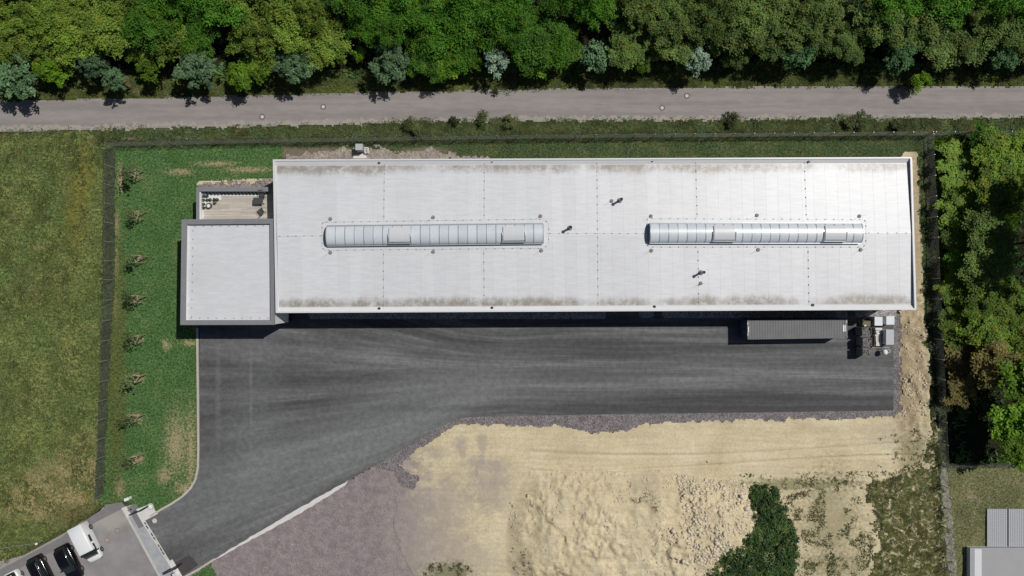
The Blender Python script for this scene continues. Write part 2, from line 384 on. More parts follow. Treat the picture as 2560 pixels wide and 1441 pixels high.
# sand
n = NT('sandy_soil', .95, .1)
c0 = n.ramp(n.noise(.18, 6, .65, dist=.4), [(.3, (.52, .44, .285)), (.5, (.60, .515, .340)), (.7, (.66, .58, .40))])
tr = n.noise(2.2, 5, .7, n.vec((.06, 1, 1), R(2))); c0 = n.value(c0, n.mr(tr, .3, .7), .93, 1.05)
c0 = n.value(c0, n.mr(n.noise(3.5, 6, .75), .25, .75), .89, 1.11); c0 = n.value(c0, n.noise(20, 3, .7), .85, 1.15)
sj = n.math('MULTIPLY', n.math('SUBTRACT', n.noise(.8, 7, .78, dist=.5), .5), 3.6)
mauve = n.value(n.mix(n.noise(1.2, 5, .7), (.30, .255, .24), (.43, .375, .31)), n.noise(8, 4, .7), .8, 1.2)
c0 = n.mix(n.ellipse(975, 1350, 95, 240, .55, jit=n.math('MULTIPLY', sj, .7)), c0, n.value(n.value(n.mix(n.noise(.5, 5, .65), (.228, .190, .194), (.285, .246, .246)), n.voro(6.0, out='Color'), .92, 1.08), n.mr(n.noise(1.0, 6, .75), .3, .7), .85, 1.15))
for e, a in (((1075, 1330, 85, 110), .7), ((1225, 1215, 45, 60), .7), ((1150, 1115, 16, 26), .75), ((1205, 1110, 12, 32), .6), ((1190, 1158, 30, 14), .6), ((1110, 1250, 80, 60), .45), ((1130, 1400, 120, 50), .5), ((1610, 1205, 30, 22), .35), ((1235, 1165, 40, 16), .5), ((2240, 1090, 60, 26), .35), ((1090, 1135, 26, 18), .5)):
    c0 = n.mix(n.math('MULTIPLY', n.ellipse(*e, .7, jit=sj), a), c0, mauve)
ej = n.math('MULTIPLY', n.math('SUBTRACT', n.noise(1.4, 6, .75), .5), 3.0)
for e, a in (((2272, 930, 40, 190), .75), ((2290, 560, 20, 230), .6)):
    c0 = n.mix(n.math('MULTIPLY', n.ellipse(*e, .5, jit=ej), a), c0, n.value(n.mix(0.0, (.33, .255, .155), (0, 0, 0)), n.mr(n.noise(5, 5, .8), .3, .7), .55, 1.35))
grn = n.value(n.mix(0.0, (.085, .10, .03), (0, 0, 0)), n.mr(n.noise(4, 5, .8), .3, .7), .5, 1.5)
for e, a in (((1120, 1430, 55, 24), .6), ((2070, 1300, 70, 110), .4), ((2000, 1210, 160, 14), .55), ((2290, 1130, 40, 40), .45), ((2090, 1420, 90, 30), .4)):
    c0 = n.mix(n.math('MULTIPLY', n.ellipse(*e, .5, jit=n.math('MULTIPLY', n.math('SUBTRACT', n.noise(2.2, 6, .8), .5), 5.0)), a), c0, grn)
n.col(c0); n.bump(n.noise(5, 7, .82), .5, .10); M['sand'] = n.m
M['rock'] = plain('pale_limestone', (.64, .565, .44), .9, .15, var=.25, sc=2.0)

# roof membrane: off-white, brown dirt where water stands along the eaves
def membrane_mat(name, dirt):
    n = NT(name, .43, .62)
    c = n.mix(n.noise(.10, 4, .6), (.625, .637, .660), (.675, .685, .705))
    c = n.value(c, n.rnd(), .975, 1.025)
    wr = n.noise(1.6, 6, .75, n.vec((.4, 2.2, 1))); c = n.value(c, n.mr(wr, .3, .7), .95, 1.05)
    wl = n.noise(2.6, 3, .5, n.vec((.35, 2.5, 1)), 1.2); thin = n.mr(n.math('ABSOLUTE', n.math('SUBTRACT', wl, .5)), 0.0, .022, 1, 0)
    c = n.mix(n.math('MULTIPLY', n.math('MULTIPLY', thin, n.mr(n.noise(.35, 3), .5, .62)), .16), c, (.40, .40, .40))
    if dirt:
        e = n.attr('eaves')
        patchy = n.noise(.16, 4, .6, n.vec((1, .1, 1)))
        sk = n.noise(2.2, 5, .75, n.vec((1, .22, 1)))
        reach = n.math('ADD', n.math('ADD', e, n.math('MULTIPLY', n.math('SUBTRACT', sk, .5), .12)), n.math('MULTIPLY', n.math('SUBTRACT', patchy, .5), .22))
        band = n.math('MULTIPLY', n.mr(reach, .84, .95), n.mr(e, .985, .998, 1, .25))
        amt = n.math('MULTIPLY', n.math('MULTIPLY', band, n.mr(patchy, .28, .54)), n.mr(n.noise(1.2, 6, .8), .24, .60))
        brown = n.mix(n.noise(1.5, 4, .7), (.165, .13, .095), (.34, .31, .265))
        c = n.mix(n.math('MULTIPLY', amt, .95), c, brown)
        haze = n.math('MULTIPLY', n.mr(reach, .66, .93), n.mr(patchy, .42, .66)); c = n.mix(n.math('MULTIPLY', haze, .22), c, (.44, .42, .38))
    else:
        c = n.mix(n.math('MULTIPLY', n.ellipse(530, 690, 55, 45, .9, jit=n.math('MULTIPLY', n.math('SUBTRACT', n.noise(.5, 5, .7), .5), 1.5)), .35), c, (.50, .51, .50))
    n.col(c); n.bump(n.noise(2.2, 5, .7, n.vec((.5, 1.5, 1))), .12, .03); return n.m
M['membrane'] = membrane_mat('roof_membrane', True); M['membrane_office'] = membrane_mat('office_membrane', False)
M['white_membrane'] = plain('clean_membrane', (.72, .725, .73), .5, .4, var=.05, sc=1.0)
M['coping_white'] = plain('pale_coping', (.66, .66, .68), .4, .5, var=.05)
M['coping_grey'] = plain('grey_coping', (.215, .215, .23), .5, .4, var=.10, sc=1.5)
M['wall_grey'] = plain('grey_cladding', (.30, .31, .33), .5, .4, var=.05)
M['wall_white'] = plain('white_cladding', (.78, .79, .80), .5, .4, var=.04)
M['dark'] = plain('dark_metal', (.03, .032, .036), .45, .5)
M['steel'] = plain('galvanised_steel', (.42, .43, .44), .4, .5, metal=.4)
M['holder'] = plain('pale_holder', (.40, .40, .41), .7, .3)
M['clip'] = plain('conductor_holder', (.26, .26, .27), .7, .3)
M['foot'] = plain('concrete_foot', (.24, .235, .23), .8, .3)
M['black'] = plain('black_plastic', (.015, .015, .017), .5, .4)
n = NT('skylight_sheet', .33, 1.0); n.col(n.value(n.mix(n.rnd(), (.58, .63, .675), (.65, .695, .73)), n.noise(1.0, 3), .93, 1.07)); M['glazing'] = n.m
M['flap'] = plain('vent_flap_sheet', (.62, .64, .66), .3, .5, var=.05)
M['alu'] = plain('aluminium_rib', (.40, .43, .46), .35, .5, metal=.3)
M['kerbside'] = plain('skylight_kerb', (.16, .18, .20), .5, .4)
M['container'] = plain('grey_container_paint', (.138, .140, .145), .55, .4, var=.18, sc=1.2)
M['container_side'] = plain('container_side_paint', (.06, .085, .13), .5, .4)
M['mark'] = plain('white_marking', (.78, .78, .78), .6, .3, var=.03)
n = NT('terrace_boards', .8, .2); n.col(n.value(n.value(n.mix(n.noise(.8, 4, .7), (.44, .395, .34), (.53, .485, .43)), n.isl, .88, 1.12), n.noise(3, 5, .7, n.vec((.3, 3, 1))), .85, 1.15)); M['deck'] = n.m
M['white_slab'] = plain('white_slab', (.74, .73, .75), .7, .3, var=.04)
M['furniture'] = plain('anthracite_furniture', (.055, .06, .066), .6, .4)
M['car_black'] = plain('black_car_paint', (.006, .006, .008), .12, .6, var=.02)
M['car_white'] = plain('white_car_paint', (.78, .79, .80), .3, .5, var=.02)
M['glass'] = plain('tinted_glass', (.02, .026, .028), .08, .6, var=.02)
M['tyre'] = plain('tyre_rubber', (.02, .02, .02), .8, .3)
M['rim'] = plain('wheel_rim', (.22, .21, .21), .4, .5, metal=.5)
M['lamp'] = plain('headlamp_glass', (.6, .62, .64), .1, .6)
M['red_lamp'] = plain('rear_lamp', (.25, .02, .02), .2, .6)
M['wood'] = plain('weathered_stake', (.40, .315, .22), .9, .2, var=.3, sc=6)
M['pallet'] = plain('pallet_wood', (.46, .35, .22), .9, .2, var=.3, sc=8)
M['bark'] = plain('bark', (.07, .055, .04), .95, .1, var=.3, sc=5)
M['wire'] = plain('fence_wire', (.20, .21, .20), .5, .4, metal=.2)
M['cast_iron'] = plain('cast_iron', (.13, .12, .115), .8, .3)
M['cover'] = plain('concrete_cover', (.56, .53, .50), .9, .2, var=.15, sc=6)
M['rust_cover'] = plain('rusty_cover', (.26, .20, .175), .9, .2, var=.2, sc=8)
M['bin_grey'] = plain('grey_crate', (.17, .165, .16), .7, .3, var=.3, sc=3)
M['bin_lid'] = plain('pale_lid', (.66, .70, .72), .4, .5, var=.06)
M['tarp'] = plain('white_tarp', (.68, .66, .64), .6, .3, var=.14, sc=3)
M['olive_stuff'] = plain('olive_canvas', (.22, .205, .13), .9, .2, var=.3, sc=5)
M['cabinet'] = plain('cabinet_grey', (.44, .455, .48), .5, .4, var=.05)
M['roof_grey'] = plain('neighbour_roof', (.36, .36, .365), .8, .2, var=.06, sc=.6)

def leaf_mat(name, a, b, tip=None, transl=.30, var=.30):
    n = NT(name, .6, .25)
    c = n.mix(n.isl, a, b); c = n.value(c, n.rnd(), 1 - var, 1 + var)
    c = n.value(c, n.mr(n.noise(.45, 3, .6), .3, .7), .75, 1.25)
    if tip: c = n.mix(n.mr(n.noise(.8, 3, .6, n.vec((1, 1, 1), loc=(9, 3, 5))), .5, .7), c, tip)
    n.col(c); t = n.n.new('ShaderNodeBsdfTranslucent'); n._in(t.inputs[0], c)
    mx = n.n.new('ShaderNodeMixShader'); mx.inputs[0].default_value = transl
    n.t.links.new(n.b.outputs[0], mx.inputs[1]); n.t.links.new(t.outputs[0], mx.inputs[2])
    out = [q for q in n.n if q.type == 'OUTPUT_MATERIAL'][0]; n.t.links.new(mx.outputs[0], out.inputs[0]); return n.m
L = {
 'yellow': leaf_mat('yellow_green_leaves', (.105, .192, .022), (.225, .325, .048), (.26, .32, .04)),
 'deep': leaf_mat('deep_green_leaves', (.042, .150, .010), (.105, .260, .020), (.14, .26, .018)),
 'olive': leaf_mat('olive_leaves', (.075, .140, .028), (.160, .242, .058), (.195, .24, .04)),
 'silver': leaf_mat('silver_green_leaves', (.068, .140, .058), (.160, .262, .128), None, .22, .22),
 'pale': leaf_mat('pale_silver_leaves', (.17, .27, .18), (.34, .46, .33), None, .22, .1),
 'mid': leaf_mat('mid_green_leaves', (.060, .160, .052), (.145, .285, .108), None, .25, .15),
 'bright': leaf_mat('bright_green_leaves', (.085, .200, .010), (.190, .330, .020)),
 'lime': leaf_mat('lime_leaves', (.070, .150, .014), (.175, .275, .028), (.25, .29, .022)),
 'brown': leaf_mat('browning_leaves', (.135, .110, .034), (.235, .205, .065)),
 'bush': leaf_mat('dark_bramble_leaves', (.038, .105, .030), (.140, .240, .080), (.17, .25, .065), .30),
 'grass': leaf_mat('grass_blades', (.115, .165, .048), (.215, .250, .082), (.29, .27, .11), .45),
 'weed': leaf_mat('weed_leaves', (.095, .115, .038), (.180, .185, .080), None, .45),
 'verge': leaf_mat('verge_leaves', (.060, .098, .036), (.150, .180, .066), (.25, .23, .10), .45),
 'dull_fence': leaf_mat('dull_fence_leaves', (.055, .080, .036), (.115, .142, .062), None, .40),  # duller, darker leaves for the plants along the fences
 'sapling': leaf_mat('sapling_leaves', (.10, .14, .05), (.19, .22, .09), None, .35),
 'lawn': leaf_mat('lawn_blades', (.070, .145, .045), (.12, .20, .07), None, .45),
}

# ------------------------------------------------------------------ the ground
g = MB().add([(-260, -260, -.12), (260, -260, -.12), (260, 260, -.12), (-260, 260, -.12)], [(0, 1, 2, 3)]).build('ground', M['ground']); g['kind'] = 'structure'
wavy = lambda a, sc, sd: (lambda x, y: fbm(x, y, sc, sd, 4) * a)
terrain('meadow', [(-900, 300), (0, 322), (276, 318), (282, 700), (268, 960), (250, 1245), (238, 1272), (205, 1296), (150, 1324), (60, 1378), (0, 1408), (-500, 1674), (-900, 1600)], .35, .0, M['meadow'], wavy(.14, 1.2, 5), .15, 1.0, 2)
terrain('lawn', [(270, 362), (700, 352), (760, 820), (497, 830), (499, 1110), (498, 1170), (485, 1215), (455, 1243), (420, 1268), (372, 1282), (318, 1255), (240, 1262), (252, 1240), (262, 900), (272, 600)], .3, .02, M['lawn'], wavy(.05, 1.0, 9), .06, .8, 3)
terrain('grass_verge', [(-60, 318), (400, 312), (1300, 292), (2700, 286), (2700, 345), (2345, 342), (2372, 1175), (2366, 1170), (2395, 1470), (2160, 1470), (2300, 1100), (2300, 420), (2240, 400), (700, 420), (690, 360), (260, 368), (230, 335)], .3, -.02, M['verge'], wavy(.08, .9, 11), .08, .6, 4)
terrain('roadside_bank', [(-900, 120), (2800, 120), (2800, 226), (1400, 230), (700, 247), (0, 262), (-900, 290)], .35, -.01, M['north_verge'], wavy(.08, .9, 12), .05, .8, 6)
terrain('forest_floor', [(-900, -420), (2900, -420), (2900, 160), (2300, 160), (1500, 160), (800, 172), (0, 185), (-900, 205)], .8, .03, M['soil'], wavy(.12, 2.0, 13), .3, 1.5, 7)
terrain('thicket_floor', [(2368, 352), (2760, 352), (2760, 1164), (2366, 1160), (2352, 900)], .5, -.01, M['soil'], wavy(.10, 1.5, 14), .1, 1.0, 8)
terrain('neighbour_grass', [(2352, 1160), (2800, 1158), (2800, 1600), (2368, 1600)], .35, .0, M['dry_grass'], wavy(.10, 1.0, 15), .05, .8, 9)
terrain('weedy_ground', [(2325, 1040), (2345, 1040), (2372, 1560), (2140, 1560), (2172, 1441), (2200, 1370), (2196, 1300), (2165, 1255), (2165, 1212), (2240, 1190), (2310, 1168), (2316, 1110)], .25, .15, M['weed_ground'], wavy(.08, .7, 16), .95, .8, 10)
W_STRIP = [(260, 372), (287, 372), (285, 700), (271, 950), (258, 1242), (240, 1246), (250, 960), (257, 700)]
N_STRIP = [(290, 352), (700, 346), (1340, 336), (2300, 329), (2300, 346), (1340, 353), (700, 362), (290, 369)]
M['strip'] = grass_mat('dull_fence_grass', (.045, .062, .030), (.066, .084, .040), (.095, .112, .052), (.13, .135, .075), .4, 4.0, .6, .8).m
for q in (W_STRIP, N_STRIP, [(2310, 345), (2348, 345), (2368, 1165), (2330, 1165), (2322, 900)]): terrain('fence_strip', q, .3, .07, M['strip'], wavy(.07, .8, 31), .12, .7, 24)
sheet('light_gravel_strip', [(2350, 1166), (2366, 1164), (2380, 1300), (2396, 1520), (2368, 1520), (2356, 1300)], .075, gravel_mat('grey_green_gravel', (.19, .195, .15), (.27, .265, .21), 5.0, (.6, 1.4)).m, jit=.18, step=.4)
# road
N_EDGE = [(-900, 282), (0, 254), (330, 247), (640, 239), (980, 231), (1340, 224), (1700, 220), (1980, 218), (2560, 218), (2900, 218)]
S_EDGE = [(-900, 352), (0, 330), (320, 322), (640, 315), (1000, 308), (1340, 302), (1660, 298), (1860, 298), (2200, 296), (2560, 294), (2900, 293)]
terrain('road', N_EDGE + S_EDGE[::-1], .22, .075, M['road'], None, .08, .5, 11)
terrain('dusty_shoulder', [(0, 318), (640, 306), (1340, 294), (2560, 287), (2560, 294), (1340, 303), (640, 315), (0, 329)], .2, .079, M['road_dust'], None, .32, .5, 12)
# mauve plain, sand, gravel
terrain('gravel_plain', [(455, 1441), (528, 1402), (870, 1203), (960, 1150), (1070, 1080), (1150, 1160), (1110, 1300), (1130, 1580), (370, 1580), (420, 1470)], .4, .03, M['plain'], None, .1, 1.0, 13)
MOUND = [(1300, 1215), (1330, 1170), (1420, 1160), (1600, 1165), (1760, 1178), (1870, 1205), (1905, 1260), (1960, 1320), (1990, 1480), (1500, 1560), (1290, 1480), (1262, 1400), (1268, 1290)]
MW = PW(MOUND)
def sand_h(x, y):
    x = np.asarray(x, float); y = np.asarray(y, float)
    ins = inside(x, y, MW); d = np.where(ins, edge_dist(x, y, MW), 0)
    h = 1.8 * (1 - np.exp(-(d / 3.0) ** 1.5)) + np.clip(d / 2.6, 0, 1) * (fbm(x, y, 2.6, 3, 3) * .75 + (vn(x, y, .7, 8) * .32 + vn(x, y, .34, 18) * .32) * np.clip(fbm(x, y, 3.2, 71, 3) * 1.6 + .75, .12, 1.5))
    h = h + fbm(x, y, 1.4, 21, 4) * .06
    ex = np.clip((x - P(2252, 0)[0]) / 1.0, 0, 1) * np.clip((P(0, 780)[1] - y) / 1.0, 0, 1) * np.clip((y - P(0, 1100)[1]) / 2.0, 0, 1)
    h = h + ex * (fbm(x * 1.3, y * .8, 1.1, 33, 4) * .55 + .12)
    for ty, am in ((1112, .05), (1120, -.06), (1152, .06), (1158, -.08), (1140, .04)):
        yy = P(0, ty)[1] + 1.0 * np.sin(x * .07 + ty * .02); h = h + am * 1.8 * np.exp(-((y - yy) / .18) ** 2) * (x > P(1330, 0)[0])
    return h
terrain('sandy_ground', [(1000, 1160), (1015, 1148), (1060, 1116), (1110, 1082), (1152, 1062), (1210, 1060), (1300, 1064), (1400, 1065), (1480, 1084), (1560, 1078), (1612, 1060), (1750, 1054), (1900, 1050), (2100, 1047), (2232, 1044), (2251, 1030), (2251, 790), (2240, 700), (2235, 420), (2258, 378), (2292, 382), (2296, 480), (2303, 640), (2310, 780), (2322, 880), (2318, 1000), (2328, 1090), (2335, 1165), (2300, 1260), (2260, 1480), (2100, 1540), (1060, 1540), (1035, 1441), (1005, 1380), (985, 1310), (992, 1240), (1035, 1222), (1050, 1195), (1012, 1176)], .16, .10, M['sand'], sand_h, .22, .6, 14)
terrain('ballast_strip', [(930, 1168), (1010, 1118), (1100, 1066), (1140, 1045), (1170, 1038), (1450, 1032), (2000, 1025), (2228, 1020), (2228, 785), (2258, 785), (2258, 1040), (2235, 1052), (2100, 1056), (1900, 1060), (1750, 1064), (1620, 1072), (1560, 1090), (1480, 1094), (1400, 1075), (1210, 1072), (1152, 1074), (1110, 1096), (1060, 1130), (1015, 1162), (1060, 1192), (1046, 1226), (1000, 1215), (985, 1180), (960, 1172)], .12, .05, M['ballast'], lambda x, y: vn(x, y, .12, 5) * .045, .05, .4, 15)
terrain('bare_soil', [(700, 402), (735, 388), (800, 376), (880, 368), (960, 370), (990, 380), (1080, 372), (1110, 384), (1200, 392), (1240, 402)], .2, .05, M['taupe'], wavy(.03, .5, 3), .35, .6, 16)
terrain('terrace_gravel', [(497, 460), (515, 456), (760, 446), (760, 500), (497, 500)], .2, .05, M['gravel'], wavy(.02, .4, 3), .04, .5, 17)
terrain('sandy_edge', [(492, 462), (500, 452), (690, 447), (690, 460), (505, 464)], .14, .045, M['sand'], wavy(.03, .4, 4), .12, .4, 18)
# yard and drive
YARD = [(497, 770), (2233, 770), (2233, 1026), (2000, 1030), (1450, 1037), (1165, 1043), (1140, 1049), (1080, 1080), (960, 1150), (870, 1203), (528, 1402), (455, 1444), (364, 1301), (378, 1292), (420, 1268), (455, 1243), (485, 1215), (498, 1170), (500, 1100), (500, 830)]
sheet('yard_asphalt', YARD, .085, M['yard'])
M['patch'] = plain('fresh_asphalt_patch', (.066, .060, .064), .8, .3, var=.2, sc=2.0)
sheet('asphalt_patch', [(436, 1408), (474, 1386), (497, 1412), (457, 1440), (452, 1436)], .089, M['patch'], jit=.04, step=.3)
sweep('lawn_kerb', [(494, 820), (496, 1000), (497, 1120), (496, 1168), (490, 1198), (478, 1220), (458, 1240), (430, 1259), (400, 1276), (376, 1290)], .26, -.05, .17, M['kerb'])
sheet('concrete_haunch', [(872, 1200), (864, 1213), (800, 1254), (735, 1292), (650, 1338), (540, 1398), (528, 1404), (600, 1358), (700, 1299)], .11, M['concrete_white'], jit=.07, step=.5)
sweep('drive_kerb', [(536, 1398), (500, 1421), (455, 1446)], .24, -.05, .15, M['kerb'])
terrain('grass_corner', [(478, 1438), (528, 1410), (545, 1441), (548, 1475), (470, 1475)], .2, .06, M['lawn'], wavy(.05, .6, 3), .15, .5, 19)
# parking place and gate strip
sheet('parking_asphalt', [(-420, 1660), (0, 1444), (150, 1368), (236, 1306), (306, 1270), (402, 1445), (430, 1500), (-200, 1800)], .045, M['parking'])
sheet('parking_gutter', [(-420, 1645), (0, 1424), (150, 1346), (230, 1290), (262, 1270), (262, 1262), (305, 1256), (318, 1270), (306, 1272), (236, 1308), (150, 1370), (0, 1446)], .05, M['dark_paving'])
sheet('footpath_strip', [(-420, 1630), (0, 1404), (60, 1388), (112, 1360), (170, 1328), (205, 1304), (240, 1290), (258, 1268), (262, 1270), (230, 1291), (150, 1347), (0, 1425)], .03, M['mauve_paving'])
sheet('gate_apron', [(308, 1268), (330, 1262), (352, 1292), (362, 1304), (444, 1445), (402, 1445)], .06, M['paving'])
sheet('gate_apron_dark', [(318, 1268), (336, 1264), (366, 1312), (348, 1322)], .065, M['dark_paving'])
sweep('gate_rail_kerb', [(306, 1270), (330, 1312), (402, 1445)], .26, 0, .10, M['concrete'])
sheet('gate_foundation', [(338, 1274), (372, 1262), (380, 1258), (388, 1276), (396, 1284), (364, 1301), (425, 1402), (432, 1398), (458, 1442), (446, 1448), (424, 1412), (356, 1306)], .11, M['concrete_white'], h=.1)
sheet('gate_foundation_slab', [(306, 1270), (316, 1266), (330, 1288), (320, 1294)], .115, M['concrete_white'], h=.1)
# gravel beds along the foot of the hall's south wall
def rounded(x0, x1, y0, y1, r=7):
    pts = [(x0, y0), (x1, y0)]
    for cx, sgn, a0 in ((x1 - r, 1, 0), (x0 + r, 1, 90)):
        for k in range(5):
            a = R(a0 + 90 * k / 4); pts.append((cx + r * math.cos(a), y1 - r + r * math.sin(a)))
    return pts
for x0, x1 in ((772, 1515), (1597, 1634), (1655, 2118), (2136, 2240)): sheet('gravel_bed', rounded(x0, x1, 768, 798 - (x0 - 772) * .0035), .12, M['bed'], h=.05)

# ------------------------------------------------------------------ the hall
HC = [P3(682, 399, 7.3), P3(2280, 393, 7.3), P3(2291, 775, 7.3), P3(689, 783, 7.3)]   # NW NE SE SW
HL, HW = (HC[1] - HC[0]).length, (HC[3] - HC[0]).length
def hp(u, v, z):
    a = HC[0].lerp(HC[1], u); b = HC[3].lerp(HC[2], u); q = a.lerp(b, v); return Vector((q.x, q.y, z))
du, dv = 1 / HL, 1 / HW
ctr = hp(.5, .5, 0)
hall = thing('warehouse', ctr, 'long white flat-roofed hall with two barrel skylights in the middle of the plot', 'hall')
ROOF_E, ROOF_R = 6.92, 7.18
def roof_z(v): return ROOF_R - abs(v - .5) / .5 * (ROOF_R - ROOF_E)
CF = .62 * dv                                   # foot of the sloping edge strip, from the outer edge
NS = 53; u0, u1 = .30 * du, 1 - .30 * du
for half in (0, 1):
    va, vb = (.5, CF) if half == 0 else (.5, 1 - CF)
    for i in range(NS):
        ua, ub = u0 + (u1 - u0) * i / NS, u0 + (u1 - u0) * (i + 1) / NS - .004 * du
        top, ev = [], []
        ev_pts = [(0, 0.0), (.5, .5), (.82, .82), (1, 1)]
        mb = MB(); vs = []
        for (t, e) in ev_pts:
            v = va + (vb - va) * t
            for u, dz in ((ua, .008), (ub, 0.0)): vs.append(hp(u, v, roof_z(v) + dz)); ev.append(e)
        n = len(vs); low = [Vector((q.x, q.y, q.z - .06)) for q in vs]
        fs = []
        for k in range(len(ev_pts) - 1):
            a, b, c, d = 2 * k, 2 * k + 1, 2 * k + 3, 2 * k + 2
            fs.append((a, b, c, d) if half else (d, c, b, a))
            fs += [(a, d, d + n, a + n), (c, b, b + n, c + n)]
        o = mb.add(vs + low, fs).build('membrane_sheet', M['membrane'], hall)
        at = o.data.attributes.new('eaves', 'FLOAT', 'POINT'); at.data.foreach_set('value', ev + ev)
# sloping edge strips, parapet walls, copings
for (v_in, v_out, nm) in ((CF, .16 * dv, 'north'), (1 - CF, 1 - .16 * dv, 'south')):
    mb = MB(); q = [hp(.14 * du, v_in, 6.925), hp(1 - .14 * du, v_in, 6.925), hp(1 - .14 * du, v_out, 7.215), hp(.14 * du, v_out, 7.215)]
    if nm == 'south': q = q[::1]
    lo = [Vector((p.x, p.y, 6.7)) for p in q]
    mb.hexa(*( (lo, q) if nm == 'south' else (lo, q))); o = mb.build('edge_strip', M['white_membrane'], hall)
def bar(u_a, v_a, u_b, v_b, z0, z1):
    return MB().prism([hp(u_a, v_a, 0)[:2], hp(u_b, v_a, 0)[:2], hp(u_b, v_b, 0)[:2], hp(u_a, v_b, 0)[:2]], z0, z1)
c = .18
for b, nm in ((bar(0, 0, 1, c * dv, 7.18, 7.30), 'coping'), (bar(0, 1 - c * dv, 1, 1, 7.18, 7.30), 'coping'),
              (bar(0, c * dv, .24 * du, 1 - c * dv, 7.18, 7.30), 'coping'), (bar(1 - .22 * du, c * dv, 1, 1 - c * dv, 7.18, 7.34), 'coping')):
    b.build(nm, M['coping_white'], hall)
for b in (bar(.04 * du, .04 * dv, 1 - .04 * du, .15 * dv, 0, 7.178), bar(.04 * du, 1 - .15 * dv, 1 - .04 * du, 1 - .04 * dv, 0, 7.178),
          bar(.04 * du, .152 * dv, .15 * du, 1 - .152 * dv, 0, 7.178), bar(1 - .15 * du, .152 * dv, 1 - .04 * du, 1 - .152 * dv, 0, 7.178)):
    b.build('wall', M['wall_grey'], hall)
for (ua, ub) in ((.155 * du, .296 * du), (1 - .296 * du, 1 - .155 * du)): bar(ua, CF, ub, 1 - CF, 6.6, 6.93).build('roof_margin', M['white_membrane'], hall)
def hall_u(px): return (P(px, 780, 4)[0] - HC[3].x) / (HC[2].x - HC[3].x)
for x0, x1 in ((1520, 1592), (1640, 1652), (2121, 2134)):
    bar(hall_u(x0), 1 - .038 * dv, hall_u(x1), 1 + .02 * dv, .1, 4.2 if x1 - x0 > 30 else 2.2).build('gate' if x1 - x0 > 30 else 'door', M['dark'], hall)
# drains
for px, py in ((948, 407), (1230, 404), (1630, 403), (2021, 405), (948, 772), (1230, 770), (1636, 767), (2032, 763)):
    p = P3(px, py, 7.0); MB().disc((p.x, p.y, 6.95), .16, .16, 12).build('roof_drain', M['black'], hall)
# lightning conductor wires on small holders
def roof_at(px, py, h=0.0):
    p = P3(px, py, 7.1); v = (HC[0].y - p.y) / (HC[0].y - HC[3].y); return Vector((p.x, p.y, roof_z(min(1, max(0, v))) + h))
wires = [[(690, 591), (812, 590)], [(1364, 584), (1500, 584), (1620, 584)], [(2160, 583), (2276, 583)],
         [(808, 556), (1360, 548), (1372, 560), (1372, 612), (1358, 621), (812, 626), (806, 618), (806, 560), (808, 556)],
         [(1620, 547), (2160, 549), (2164, 556), (2164, 612), (2156, 618), (1622, 618), (1617, 610), (1617, 552), (1620, 547)],
         [(961, 402), (960, 552)], [(959, 626), (959, 772)], [(1211, 400), (1211, 549)], [(1210, 624), (1211, 770)],
         [(1493, 398), (1494, 584), (1496, 768)], [(1740, 396), (1743, 546)], [(1745, 620), (1748, 766)], [(2012, 396), (2016, 548)], [(2020, 620), (2024, 764)]]
wm, cm = MB(), MB()
for w in wires:
    pts = [roof_at(a, b, .10) for a, b in w]; wm.tube(pts, .006, 5)
    for a, b in zip(pts[:-1], pts[1:]):
        k = max(1, round((b - a).length)); ang = math.atan2((b - a).y, (b - a).x)
        for i in range(k): q = a.lerp(b, (i + .5) / k); cm.box((q.x, q.y, roof_at(0, 0).z * 0 + q.z - .05), (.17, .10, .10), ang, .7)
wm.build('conductor_wire', M['steel'], hall)
o = cm.build('conductor_holders', M['holder'], hall); o['kind'] = 'stuff'
# vent pipes
for px, py in ((1549, 502), (1424, 571), (1752, 682)):
    p = roof_at(px, py); pipe = MB().disc((p.x, p.y, p.z), .15, 1.35, 14, .11).build('vent_pipe', M['holder'], hall)
    MB().ring((p.x, p.y, p.z + 1.351), .12, .18, .12, 14).disc((p.x, p.y, p.z + 1.352), .118, .03, 14).build('pipe_mouth', M['black'], pipe).location = (0, 0, 0)
    MB().disc((p.x, p.y, p.z - .02), .34, .12, 16, .2).build('pipe_collar', M['clip'], pipe)
for o in [o for o in bpy.data.objects if o.name.startswith(('pipe_mouth', 'pipe_collar'))]:   # these were built in world coordinates
    o.data.transform(Matrix.Translation(-ctr))
